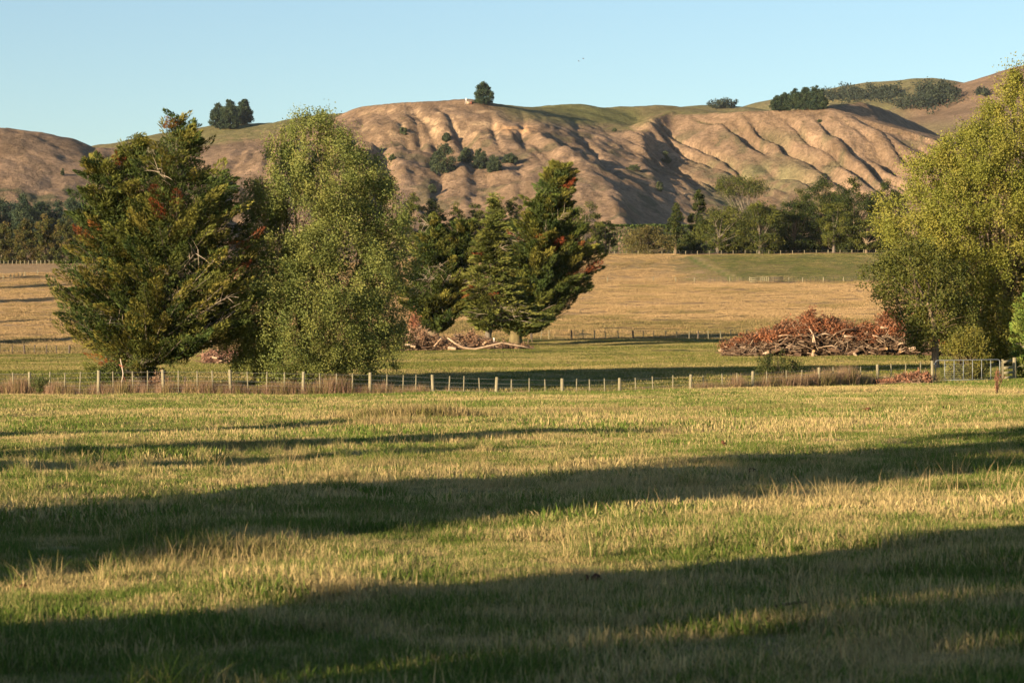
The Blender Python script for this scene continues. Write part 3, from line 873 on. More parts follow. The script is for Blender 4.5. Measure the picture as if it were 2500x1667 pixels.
def place_far(name, label, cat, group, dx, Y, rows, seed, dz=0, **kw):
    X = X_at(dx * D2F, Y); z = gz(X, Y) + dz
    by = (HOR - (z - CAM_H) * FP / Y) / D2F
    rows = [r for r in rows]
    parts = far_tree(name, Y, outline(rows, dx, Y, by), seed, **kw)
    root = empty(name, (X, Y, z), label, cat, group)
    for n, me in parts: obj(n, me, root)
    return root

def oval(cx, y0, y1, w, lean=0, peak=.55):
    """simple rounded outline in picture pixels"""
    out = []
    for t in np.linspace(0, 1, 9):
        y = y0 + (y1 - y0) * t
        s = math.sin(math.pi * min(max(.06 + .88 * t, 0), 1)) ** .6 if peak else t
        if peak != .55: s = min(1, t / peak) ** .7 * (1 if t < .9 else .8)
        out.append((y, cx - w / 2 * s + lean * (1 - t), cx + w / 2 * s + lean * (1 - t)))
    return out

GUM = [(.038, .050, .013), (.062, .073, .016), (.095, .098, .020)]
DARKG = [(.020, .032, .010), (.035, .047, .012), (.056, .064, .015)]
OLIVE = [(.065, .060, .022), (.092, .080, .027), (.12, .10, .034)]
PINE = [(.022, .040, .024), (.036, .056, .030), (.055, .075, .034)]
GB = 'trees of the belt along the terrace'
place_far('gum_tree', 'slim pale limbed gum peeping out right of the leaning cypress', 'tree', GB, 1345, 660, oval(1345, 468, 578, 92), 201, pal=GUM, bark=M_greybark, nl=16)
place_far('gum_tree', 'small round gum filling the gap between leaning cypress and clipped hedge', 'tree', GB, 1392, 668, oval(1390, 505, 580, 60), 202, pal=GUM, nl=10)
place_far('willow_tree', 'low rounded olive brown tree in front of the clipped hedge', 'tree', GB, 1487, 632, oval(1487, 519, 588, 128, 0, .35), 203, pal=OLIVE, nl=26, per=260, q=.36)
place_far('cypress_tree', 'dark pointed cypress, shorter of the two at the hedge end', 'tree', GB, 1552, 655, oval(1552, 466, 580, 62, 0, .75), 204, style='pine', pal=DARKG, nl=22)
place_far('cypress_tree', 'dark pointed cypress, taller of the two beside the spreading gum', 'tree', GB, 1605, 660, oval(1605, 434, 580, 60, 0, .6), 205, style='pine', pal=DARKG, nl=26)
place_far('gum_tree', 'wide gum with white spreading limbs low to the ground above the track', 'tree', GB, 1648, 642, oval(1660, 478, 572, 150), 206, pal=GUM, bark=M_greybark, nl=24, trunk_r=.6)
place_far('gum_tree', 'tall umbrella gum with bare pale stems under a flat crown', 'tree', GB, 1720, 720, [(411, 1650, 1745), (420, 1640, 1760), (432, 1635, 1768), (442, 1645, 1760), (450, 1670, 1740)], 207, pal=GUM, bark=M_greybark, nl=22, per=150, trunk_r=.5)
place_far('gum_tree', 'broad dark gum with slanting pale branches right of the white limbed gum', 'tree', GB, 1745, 640, oval(1750, 470, 576, 125), 208, pal=GUM, bark=M_greybark, nl=24)
place_far('gum_tree', 'dark olive gum in the middle of the terrace belt', 'tree', GB, 1825, 652, oval(1825, 462, 578, 115), 209, pal=DARKG, nl=22)
place_far('gum_tree', 'tallest tree of the terrace belt with a flat dark top', 'tree', GB, 1890, 662, oval(1888, 404, 578, 120, 0, .4), 210, pal=DARKG, nl=34)
place_far('gum_tree', 'gum with pale forked trunk at ground level under the tallest belt tree', 'tree', GB, 1915, 640, oval(1915, 470, 566, 90), 211, pal=GUM, bark=M_greybark, nl=18)
place_far('gum_tree', 'tall dark gum second from the right in the terrace belt', 'tree', GB, 1962, 655, oval(1962, 408, 578, 110, 0, .4), 212, pal=DARKG, nl=32)
place_far('gum_tree', 'dark gum half hidden behind the yellow green poplar', 'tree', GB, 2040, 655, oval(2040, 410, 578, 110, 0, .4), 213, pal=DARKG, nl=32)
place_far('gum_tree', 'mid green gum standing low in front of the tall dark gums', 'tree', GB, 1990, 640, oval(1992, 500, 572, 90), 214, pal=GUM, nl=16)
for i, (cx, y0, wd, lab) in enumerate([(1660, 488, 90, 'dark tree behind the taller pointed cypress'), (1750, 462, 110, 'dark tree behind the broad gum with slanting branches'), (1838, 434, 90, 'tall dark tree just left of the tallest tree of the belt'), (1928, 424, 90, 'tall dark tree just right of the tallest tree of the belt'), (1790, 476, 120, 'dark tree behind the umbrella gum'), (1860, 448, 110, 'dark tree filling the belt left of its tallest tree'), (1930, 440, 110, 'dark tree behind the belt between its two tallest trees'), (2000, 436, 110, 'dark tree behind the belt near the yellow green poplar'), (1700, 500, 110, 'dark tree behind the white limbed gum')]):
    place_far('gum_tree', lab, 'tree', GB, cx, 705 + 6 * i, oval(cx, y0, 592, wd, 0, .35), 220 + i, pal=DARKG, nl=26)
GM = 'gums seen over the near trees'
for i, (cx, y0, wd, lab, pl) in enumerate([
        (948, 446, 70, 'yellowish gum touching the right side of the poplar', GUM), (990, 450, 80, 'very dark gum next to the yellowish one behind the poplar', DARKG),
        (1045, 462, 70, 'pale crowned gum over the ragged cypress top', GUM), (1092, 458, 70, 'gum with a rounded top left of the spire', GUM),
        (1136, 452, 66, 'gum right behind the spire of the feathery conifer', GUM), (1176, 446, 70, 'light gum against the leaning cypress, tallest behind the spire', GUM)]):
    place_far('gum_tree', lab, 'tree', GM, cx, 690 + 5 * i, oval(cx, y0, 590, wd, 0, .4), 230 + i, pal=pl, nl=24)
GL = 'dark trees of the hedge on the left'
for i, (cx, y0, wd, lab) in enumerate([
        (-38, 522, 70, 'hedge tree cut by the left picture edge'), (12, 516, 66, 'first full hedge tree from the left edge'), (58, 506, 64, 'second hedge tree with a russet top'),
        (104, 492, 66, 'tallest tree of the left hedge'), (148, 494, 62, 'hedge tree meeting the cypress on its left side'), (196, 500, 64, 'hedge tree mostly behind the big cypress')]):
    place_far('hedge_tree', lab, 'tree', GL, cx, 722, oval(cx, y0, 612, wd, 0, .3), 250 + i, pal=[(.040, .050, .016), (.07, .075, .02), (.11, .085, .028)], nl=34, per=220, style='bush')
GPN = 'bluish pines below the left hill'
for i in range(11):
    cx = -60 + 27 * i + (i % 3) * 5
    labs = ['pine off the left edge', 'tall bluish pine at the left picture edge', 'bluish pine beside the one at the left edge', 'pale green pine of the far plantation', 'bluish pine above the russet hedge tree',
            'narrow bluish pine over the hedge', 'bluish pine over the tallest hedge tree', 'shorter bluish pine right of the tallest hedge tree', 'bluish pine left of the big cypress', 'bluish pine touching the big cypress', 'bluish pine behind the big cypress']
    place_far('pine_tree', labs[i], 'tree', GPN, cx, 1130 + 14 * (i % 4), oval(cx, 446 + 5 * ((i * 5) % 4) + .6 * i, 566, 66, 0, .38), 270 + i, style='pine', pal=[(.022, .042, .034), (.035, .056, .042), (.07, .085, .04)] if i == 3 else PINE, nl=34, per=150, q=.8)

GU = 'low bushes under the terrace belt'
for i, (cx, y0, wd, lab) in enumerate([(1585, 540, 60, 'low bush between the pointed cypresses'), (1690, 545, 70, 'low bush right of the white limbed gum'), (1722, 548, 60, 'low bush under the umbrella gum'), (1788, 540, 80, 'low bush beside the dark olive gum'), (1850, 545, 70, 'low bush left of the forked pale trunk'), (1950, 548, 70, 'low bush right of the forked pale trunk'), (2010, 540, 80, 'low bush next to the yellow green poplar')]):
    place_far('bush', lab, 'bush', GU, cx, 648 + i, oval(cx, y0, 588, wd, 0, .3), 320 + i, style='bush', pal=DARKG, nl=16)

# clipped hedge along the terrace
def hedge(name, label, x0, x1, Y, top, seed):
    R = np.random.default_rng(seed)
    Xa, Xb = X_at(x0 * D2F, Y), X_at(x1 * D2F, Y)
    zt = Z_at(top * D2F, Y); zb = min(gz(Xa, Y), gz(Xb, Y))
    n = 9000
    x = Xa + (Xb - Xa) * R.random(n); s = R.random(n)
    hgt = zt - zb
    zz = zb + hgt * np.where(s < .35, 1.0 - .05 * R.random(n), R.random(n)) + .3 * (vn(x * .5, x * 0, 3) - .5)
    yy = Y + np.where(s < .35, (R.random(n) - .5) * 5, -2.5 + .5 * R.normal(size=n))
    C = np.stack([x - Xa, yy - Y, zz - zb], 1)
    K = tint(R, n, [(.035, .055, .018), (.06, .09, .022), (.085, .11, .026)]) * (.7 + .6 * R.random((n, 1)))
    D = unit(R.normal(size=(n, 3)) + np.array([0, -.4, .5]))
    v, f, c = leaves(C, D, .5, .34, R, K, .1)
    root = empty(name, (Xa, Y, zb), label, 'hedge')
    obj('foliage', make_mesh('foliage', v, f, None, [M_far], c), root)
    st = [(np.array([[t * (Xb - Xa), 0, -.2], [t * (Xb - Xa) + .2, 0, hgt * .9]]), np.array([.14, .05])) for t in np.linspace(.03, .97, 14)]
    v, f = tubes(st, 5); obj('stem', make_mesh('stem', v, f, None, [M_bark]), root)
hedge('clipped_hedge', 'long clipped dark hedge with a level top at the foot of the hills', 1370, 1640, 690, 516, 301)

# pines on the hill tops
def hill_tree(label, group, px, py, ptop, wpx, seed, name='pine_tree', pal=None, nl=20, per=110, fn=None, y0=1200., peak=.55, q=None, style='pine', bottom=.12):
    X, Y, z = hill_hit(px, py, y0, 3400. if fn else 2400., fn)
    s = FP / Y
    H = (py - ptop) / s; Wm = wpx / s
    hs = np.linspace(H * bottom, H, 8); t = (hs - hs[0]) / (H - hs[0])
    hw = Wm / 2 * np.clip(np.sin(math.pi * np.clip(.30 + .68 * t, 0, 1)), .08, 1) ** .8
    parts = far_tree(name, Y, (hs, -hw, hw), seed, style=style, nl=int(nl * 1.5), per=int(per * 1.5), q=q or max(.8, H * .05), pal=pal or PINE, trunk_r=H * .02)
    root = empty(name, (X, Y, z - .3), label, 'tree', group)
    for n, me in parts: obj(n, me, root)
GH = 'pines standing on the hill tops'
hill_tree('lone dark pine on the highest crest of the hill', GH, 1180, 257, 202, 52, 401, nl=30)
for i, (px, py, tp, wd, lab) in enumerate([(533, 316, 256, 46, 'left lower pine of the clump on the green saddle'), (560, 316, 246, 52, 'middle pine of the clump on the green saddle'), (595, 305, 243, 48, 'right tallest pine of the clump on the green saddle')]):
    hill_tree(lab, GH, px, py, tp, wd, 410 + i, nl=26, bottom=.08)
for i, (px, py, tp, wd, lab) in enumerate([(1897, 268, 232, 34, 'leftmost wind-cut pine of the row on the right ridge'), (1917, 268, 221, 40, 'second pine from the left in the row on the right ridge'), (1942, 269, 217, 42, 'third pine from the left in the row on the right ridge'), (1966, 269, 214, 42, 'third pine from the right in the row on the right ridge'), (1990, 269, 210, 44, 'tallest pine near the right end of the ridge row'), (2006, 269, 222, 32, 'rightmost pine of the row on the right ridge')]):
    hill_tree(lab, GH, px, py, tp, wd, 420 + i, nl=20, bottom=.04)
GS = 'dark trees in the gully of the hill face'
for i, (px, py, tp, wd, lab) in enumerate([(1085, 425, 350, 66, 'largest dark tree in the hill gully'), (1062, 408, 372, 30, 'small tree on the left flank of the largest gully tree'), (1138, 398, 362, 40, 'round tree right of the largest gully tree'), (1172, 412, 364, 44, 'middle tree of the gully row'), (1205, 418, 382, 44, 'low tree near the right end of the gully row'), (1245, 398, 378, 40, 'low scrubby tree at the right end of the gully row'), (1090, 345, 325, 24, 'small dark tree high in the steep gully')]):
    hill_tree(lab, GS, px, py, tp, wd, 430 + i, nl=16, name='gully_tree', style='bush', pal=[(.03, .045, .025), (.045, .062, .03), (.065, .08, .035)], bottom=.05)
GX = 'lone shrubs on the hill slopes'
for i, (px, py, tp, wd, lab) in enumerate([(1545, 416, 402, 36, 'dark low shrub alone in the lit hollow'), (930, 470, 440, 26, 'shrub low on the face left of the gully trees'), (985, 330, 312, 20, 'shrub high on the left of the face'), (1610, 470, 440, 20, 'pale green tree in the shaded valley'), (1625, 400, 372, 30, 'shrub in the dark rim gully'), (1500, 322, 314, 14, 'tiny shrub under the green top'), (153, 430, 412, 10, 'single small tree on the left hill'), (2000, 302, 296, 14, 'tiny shrub below the ridge pines'), (1055, 470, 450, 24, 'shrub at the foot of the main face'), (958, 392, 376, 18, 'shrub beside the left gully')]):
    hill_tree(lab, GX, px, py, tp, wd, 450 + i, nl=7, per=70, name='shrub', style='bush', pal=[(.04, .055, .025), (.06, .075, .032), (.085, .10, .042)], bottom=.05)

def wood_patch(name, label, pts, seed, n, fn, y0, q, hgt):
    R = np.random.default_rng(seed)
    CC, KK = [], []
    pal = [(.018, .027, .020), (.03, .04, .026), (.045, .055, .034)]
    for k in range(n):
        a = pts[R.integers(len(pts))]
        px = a[0] + a[2] * R.normal() * .5; py = a[1] + a[3] * R.normal() * .5
        X, Y, z = hill_hit(px, py, y0, 3400., fn)
        m = 46; r = hgt * (.35 + .3 * R.random())
        v = unit(R.normal(size=(m, 3))) * R.random((m, 1)) ** .5 * r
        CC.append(np.array([X, Y, z + hgt * (.25 + .35 * R.random())]) + v); KK.append(tint(R, 1, pal) * (.7 + .6 * R.random((m, 1))))
    C = np.concatenate(CC); K = np.concatenate(KK); n = len(C)
    v, f, c = leaves(C, unit(R.normal(size=(n, 3)) + np.array([0, 0, .5])), q, q * .6, R, K, .1)
    return tag(obj(name, make_mesh(name, v, f, None, [M_far], c)), label, 'wood', None, 'stuff')
wood_patch('bush_wood', 'dark bush covering the slope behind the ridge pines', [(2040, 243, 46, 18), (2090, 236, 50, 16), (2130, 240, 40, 20), (2170, 236, 30, 14)], 501, 120, far_z, 2260., 2.4, 12)
wood_patch('bush_wood', 'dark bush filling the gully of the far right hill', [(2270, 222, 40, 14), (2280, 250, 46, 18), (2230, 262, 50, 14), (2300, 240, 30, 14)], 502, 120, far_z, 2260., 2.4, 12)
wood_patch('bush_wood', 'small dark bush patch on the low far hill', [(1765, 262, 34, 8)], 503, 30, far_z, 2260., 2.0, 8)
wood_patch('bush_wood', 'dark bush patch on the pink face at far right', [(2398, 232, 18, 8)], 504, 14, far_z, 2260., 2.0, 7)

# white beacon and tank beside the lone pine
bx, by_, bz = hill_hit(1138, 256)
root = empty('trig_beacon', (bx, by_, bz), 'small white trig beacon beside the lone hilltop pine', 'beacon')
v, f = tubes([(np.array([[-.9, 0, 0], [0, 0, 3.6]]), np.array([.10, .07])), (np.array([[.9, 0, 0], [0, 0, 3.6]]), np.array([.10, .07])), (np.array([[0, .9, 0], [0, 0, 3.6]]), np.array([.10, .07]))], 5)
obj('leg', make_mesh('leg', v, f, None, [M_white]), root)
v, f = box(-.6, .6, -.05, .05, 3.0, 4.2); obj('vane', make_mesh('vane', v, f, None, [M_white]), root)
bx, by_, bz = hill_hit(1146, 256)
root = empty('hut', (bx, by_, bz), 'tiny pale hut with brown end on the hill crest', 'hut')
v, f = box(-2.0, .8, -1.2, 1.2, -.3, 1.5); obj('wall', make_mesh('wall', v, f, None, [M_deadwood]), root)
v, f = box(.8, 1.7, -1.2, 1.2, -.3, 1.4); obj('door', make_mesh('door', v, f, None, [M_redpaint]), root)
v, f = box(-2.2, 1.9, -1.4, 1.4, 1.5, 1.7); obj('roof', make_mesh('roof', v, f, None, [M_steel]), root)

# off-frame shelter trees behind and left of the camera whose long shadows cross the pasture
def st_xy(s, t):
    ca, sa = math.cos(rad(SUN_AZ)), math.sin(rad(SUN_AZ))
    return s * sa + t * ca, s * ca - t * sa
COT = 1 / math.tan(rad(SUN_EL))
def shade_tree(label, t, s0, s_from, s_to, r, seed, dens=1.0, taper=.5, thin=.36):
    """crown placed so that its shadow falls between s_from and s_to along the light, r metres either side of t"""
    x, y = st_xy(s0, t)
    h0, h1 = (s_from - s0) / COT, (s_to - s0) / COT
    h0 = max(h0, .6)
    hs = np.linspace(h0, h1, 8); k = np.linspace(0, 1, 8)
    hw = r * np.where(k < .25, .75 + k, 1.0) * (1 - taper * np.clip((k - .3) / .7, 0, 1) ** 1.6)
    broadleaf('shelter_tree', label, 'tree', 'shelter trees behind the camera', (x, y, gz(x, y)), (hs, -hw, hw), seed,
              nclump=int(260 * dens * (h1 - h0) * r / 8), nleaf=26, csz=.42, L=.30, W=.25, limbs=5, fork=.3, trunk_r=.15, gap=thin, shoots=0, depth=1.0, shell=.2)
SH = 'shelter tree behind the camera'
shade_tree(SH + ', nearest the gate side', -8.6, -16, -6, 15, 2.4, 601, .42, .1, .42)
shade_tree(SH + ', low dense one', -11.6, -15, -10, 44, 1.25, 602, 1.8, .0, .16)
shade_tree(SH + ', thin crowned one', -7.2, -18, 12, 32, 3.4, 603, .55, .2, .36)
shade_tree(SH + ', stout one', -17.8, -15, -8, 10, 2.3, 604, 2.2, .3, .16)
shade_tree(SH + ', rounded one', -19.4, -14, 9, 19, 1.9, 611, 2.6, .3, .16)
shade_tree(SH + ', tall one', -21.5, -13, 18, 28, 1.9, 605, 2.6, .3, .16)
shade_tree(SH + ', high crowned one', -24.3, -12, 31, 39, 1.9, 606, 2.4, .3, .18)
shade_tree(SH + ', highest crowned one', -27.7, -11, 43, 56, 1.9, 610, 2.0, .3, .2)
shade_tree(SH + ', slim one', -32.4, -10, 5, 27, 1.3, 607, 2.0, .5, .18)
shade_tree(SH + ', slim pointed one', -36.8, -9, 18, 37, 1.2, 608, 2.0, .8, .18)
shade_tree(SH + ', outermost pointed one', -48.6, -6, 8, 40, 1.6, 609, 2.0, .8, .18)

# trees left of the frame that shade the hollow of the tan field
for i, (x, y, hgt, wd) in enumerate([(-153, 566, 23, 12), (-140, 520, 17, 9), (-126, 452, 17, 9), (-105, 372, 14, 6), (-89, 318, 10, 5)]):
    hs = np.linspace(1.5, hgt, 7); hw = wd / 2 * np.array([.7, .95, 1, .95, .8, .55, .15])
    parts = far_tree('field_tree', y, (hs, -hw, hw), 640 + i, style='bush', pal=DARKG, nl=26, per=200, q=.6)
    root = empty('field_tree', (x, y, gz(x, y)), ['biggest', 'second', 'third', 'fourth', 'last'][i] + ' of the trees left of the picture beside the tan field', 'tree', 'trees left of the picture')
    for n_, me in parts: obj(n_, me, root)

# ------------------------------------------------------------------ fences
def fence_line(label, cat_name, posts, battens, zfun, ph, pr, bw, wires, matp, matb, group=None, start=None, wire_r=.004, proud=.0, R=np.random.default_rng(7), battlean=.03):
    """posts, battens: lists of (X, Y). one fence thing; every post and batten a part"""
    x0, y0 = posts[0]
    root = empty('wire_fence', (x0, y0, zfun(x0, y0)), label, 'fence', group)
    z0 = zfun(x0, y0)
    pv, pf = tube(np.array([[0, 0, -.35], [0, 0, ph * .55], [0.004, 0, ph - .03], [0.004, 0, ph]]), np.array([pr * 1.06, pr, pr * .95, pr * .86]), 9)
    pm = make_mesh('post', pv, pf, None, [matp], None, False)
    bv, bf = box(-bw[0] / 2, bw[0] / 2, -bw[1] / 2, bw[1] / 2, .02, ph * .97)
    bm = make_mesh('batten', bv, bf, None, [matb])
    for (x, y) in posts:
        o = obj('post', pm, root, (x - x0, y - y0, zfun(x, y) - z0))
        o.rotation_euler = (R.normal() * .03, R.normal() * .035, R.random() * 6); s_ = 1 + R.normal() * .05
        o.scale = (s_, s_, 1 + R.normal() * .015)
    for (x, y) in battens:
        o = obj('batten', bm, root, (x - x0, y - y0, zfun(x, y) - z0))
        o.rotation_euler = (R.normal() * .02, R.normal() * battlean, R.normal() * .2); o.scale = (1, 1, 1 + R.normal() * .025)
    allp = sorted(posts + battens)
    for wh in wires:
        pts = np.array([(x - x0, y - y0 - pr - .01, zfun(x, y) - z0 + wh) for x, y in allp])
        v, f = tube(pts, np.full(len(pts), wire_r), 4, False)
        obj('wire', make_mesh('wire', v, f, None, [M_wire]), root)
    return root

def fxy(px):
    y = float(fenceY(px)); return X_at(px, y), y
zf = lambda x, y: float(fencez(1250 + FP * x / y))
ppx = [-425, -260, -92, 73, 240, 400, 564, 740, 904, 1058, 1211, 1373, 1513, 1685, 1837, 2000, 2143, 2277]
posts = [fxy(p) for p in ppx]
bat = []
_r = np.random.default_rng(5)
for a, b2 in zip(ppx[:-1], ppx[1:]):
    for k in (1, 2, 3): bat.append(fxy(a + (b2 - a) * (k / 4) + _r.normal() * 3))
fence_line('long wire fence with round posts and thin battens across the front of the paddock', 'fence', posts, bat, zf, PH, .088, (.055, .045), (.14, .30, .47, .66, .86, 1.08), M_post, M_post)

# steel gate and the wooden rails beside it
gx0, gy0 = X_at(2284, 136.3), 136.3; gx1, gy1 = X_at(2441, 138.2), 138.2
gzz = Z_at(931, 136.3)
ang = math.atan2(gy1 - gy0, gx1 - gx0); gl_ = math.hypot(gx1 - gx0, gy1 - gy0)
groot = empty('metal_gate', (gx0, gy0, gzz), 'galvanised tube gate with curved corners and wire infill, between post and rails', 'gate', None, ang)
gh0, gh1 = .06, 1.18; rc = .14
fr = [(0, gh0)] + [(0, gh1 - rc)] + [(rc * (1 - math.cos(a)), gh1 - rc + rc * math.sin(a)) for a in np.linspace(.3, math.pi / 2, 4)]
fr += [(gl_ - rc * (1 - math.cos(a)), gh1 - rc + rc * math.sin(a)) for a in np.linspace(math.pi / 2, .3, 4)] + [(gl_, gh1 - rc), (gl_, gh0 + .0)]
v, f = tube(np.array([(a, 0, b2 + a / gl_ * .06) for a, b2 in fr]), np.full(len(fr), .024), 8)
obj('frame', make_mesh('frame', v, f, None, [M_steel], None, True), groot)
v, f = tube(np.array([(0, 0, gh0), (gl_, 0, gh0 + .06)]), np.array([.024, .024]), 8)
obj('bottom_rail', make_mesh('bottom_rail', v, f, None, [M_steel], None, True), groot)
v, f = tube(np.array([(0, 0, gh0), (0, 0, gh1 - .03)]), np.array([.016, .016]), 6)
stm = make_mesh('stay', v, f, None, [M_steel], None, True)
for k in range(1, 7): obj('stay', stm, groot, (gl_ * k / 7 + (.0), 0, .06 * k / 7))
for k in range(7):
    z = gh0 + .13 + k * .125
    v, f = tube(np.array([(0, 0, z), (gl_, 0, z + .06)]), np.array([.0055, .0055]), 5)
    obj('wire', make_mesh('wire', v, f, None, [M_steel]), groot)
for z in (.10, .95):
    v, f = box(-.10, .01, -.03, .03, z, z + .07); obj('hinge', make_mesh('hinge', v, f, None, [M_steel]), groot)
rx0, ry0 = X_at(2448, 138.4), 138.4; rx1, ry1 = X_at(2477, 139.2), 139.2
rroot = empty('rail_fence', (rx0, ry0, gzz + .03), 'short wooden rail panel between two posts at the latch end of the gate', 'fence')
for (x, y, r_, h) in ((0, 0, .085, 1.22), (rx1 - rx0, ry1 - ry0, .115, 1.32)):
    v, f = tube(np.array([[0, 0, -.3], [0, 0, h * .6], [0, 0, h]]), np.array([r_ * 1.05, r_, r_ * .93]), 9)
    obj('post', make_mesh('post', v, f, None, [M_post]), rroot, (x, y, 0))
for k, z in enumerate((.08, .36, .64, .98)):
    v, f = box(0, rx1 - rx0, -.14, -.10, z, z + .15)
    o = obj('rail', make_mesh('rail', v, f, None, [M_post]), rroot); o.rotation_euler = (0, -.05 if k < 3 else -.12, math.atan2(ry1 - ry0, rx1 - rx0))

gzf = lambda x, y: gz(x, y)
def pl(lst, Yf): return [(X_at(p, Yf(p)), Yf(p)) for p in lst]
Y2f = lambda p: 297.0 + (p - 1300) * .006
fence_line('second fence with leaning battens where green pasture meets the tan field', 'fence', pl([1296, 1396, 1546, 1704, 1860, 2010, 2170], Y2f),
           pl([1320, 1340, 1424, 1451, 1479, 1510, 1571, 1596, 1623, 1651, 1682, 1730, 1760, 1785, 1822, 1900, 1940, 1980, 2050, 2090, 2130], Y2f), gzf, 1.22, .11, (.10, .09), (.4, .8, 1.1), M_oldpost, M_post, battlean=.07)
Y2l = lambda p: 266.0
fence_line('piece of fence showing left of the big cypress at the edge of the tan field', 'fence', pl([-60, 60, 169], Y2l), pl([-30, 0, 30, 85, 113, 138], Y2l), gzf, 1.1, .11, (.09, .08), (.4, .8, 1.05), M_oldpost, M_oldpost)
Y3f = lambda p: 543.0 + 0 * p
fence_line('far fence at the foot of the green terrace bank', 'fence', pl([1483, 1595, 1650, 1695, 1782, 1830, 1926, 1960, 2010, 2060, 2110, 2160], Y3f), pl(list(range(1735, 1850, 10)) + list(range(1925, 2180, 11)), Y3f), gzf, 1.15, .11, (.07, .06), (.4, .8, 1.05), M_post, M_oldpost)
Y4f = lambda p: 626.0
fence_line('fence with small posts along the top edge of the green terrace', 'fence', pl(list(range(1500, 2200, 29)), Y4f), pl(list(range(1514, 2200, 29)), Y4f), gzf, .95, .09, (.06, .05), (.4, .85), M_post, M_oldpost)
Y5f = lambda p: 707.0
fence_line('row of small pale posts in front of the left hedge', 'fence', pl(list(range(-60, 170, 10)), Y5f), [], gzf, 1.2, .11, (.1, .1), (.5, 1.0), M_post, M_post)
Y6f = lambda p: 590.0 + (p - 26) * .4
fence_line('few white posts standing in the shaded hollow at the left edge', 'fence', pl([8, 26, 34, 44, 54, 61, 92], Y6f), [], gzf, 1.2, .12, (.1, .1), (.5, 1.0), M_post, M_post)

# yard gate and boards at the foot of the bank
yx, yy = X_at(1879, 541), 541.0; yz = gz(yx, yy)
yr = empty('yard_gate', (yx, yy, yz), 'dark slatted yard gate at the foot of the green bank', 'gate')
sc_ = 541 / FP
for k in range(5):
    v, f = box(0, 33 * sc_, -.04, .04, .25 + k * .25, .25 + k * .25 + .13); obj('rail', make_mesh('rail', v, f, None, [M_oldpost]), yr)
for k in range(4):
    v, f = box(k * 11 * sc_ - .05, k * 11 * sc_ + .05, -.10, -.045, .15, 1.42); obj('upright', make_mesh('upright', v, f, None, [M_oldpost]), yr)
yr = empty('loading_pen', (X_at(1855, 541), 541, yz), 'pale upright boards of a small pen left of the dark yard gate', 'pen')
for k in range(5):
    v, f = box(k * 5 * sc_, k * 5 * sc_ + .20, -.05, .05, -.1, 1.4 + .1 * (k % 2)); obj('board', make_mesh('board', v, f, None, [M_post]), yr)
for k in range(3):
    v, f = box(-24 * sc_, -.02, -.04, .04, .2 + .4 * k, .34 + .4 * k); obj('rail', make_mesh('rail', v, f, None, [M_post]), yr)

# single stakes
def stake(label, px, Y, h, r, mat, lean=0., name='stake'):
    x = X_at(px, Y); root_z = gz(x, Y)
    v, f = tube(np.array([[0, 0, -.2], [lean * h * .5, 0, h * .5], [lean * h, 0, h]]), np.array([r, r, r * .9]), 7)
    o = obj(name, make_mesh(name, v, f, None, [mat]), None, (x, Y, root_z)); return tag(o, label, 'post')
stake('white marker post between the thin trunk and the stout trunk', 1206, 270, .88, .09, M_white, 0, 'marker_post')
stake('short dark stake just behind the fence, right of the big cypress', 450, 121, .8, .045, M_oldpost, .07)
stake('dark short post right of the stout cypress trunk', 1299, 280, 1.2, .07, M_oldpost)
stake('stub of a dark post beside the stout cypress trunk', 1290, 277, .45, .08, M_oldpost)

# broken sapling by the big cypress
sx, sy = X_at(296, 121.5), 121.5
root = empty('dead_sapling', (sx, sy, gz(sx, sy)), 'thin pale broken sapling with a splintered top, left of the big trunk', 'sapling')
v, f = tube(np.array([[0, 0, -.1], [.02, 0, .5], [.10, 0, .95], [.04, 0, 1.3], [-.05, 0, 1.72]]), np.array([.035, .03, .032, .035, .02]), 6)
obj('trunk', make_mesh('trunk', v, f, None, [M_palebark]), root)
v, f = tubes([(np.array([[-.12, 0, 1.42], [.0, 0, 1.34], [.14, 0, 1.30]]), np.array([.02, .05, .015])), (np.array([[.10, 0, .9], [.30, .1, .3], [.36, .1, 0]]), np.array([.015, .01, .008]))], 5)
obj('broken_branch', make_mesh('broken_branch', v, f, None, [M_redpaint]), root)

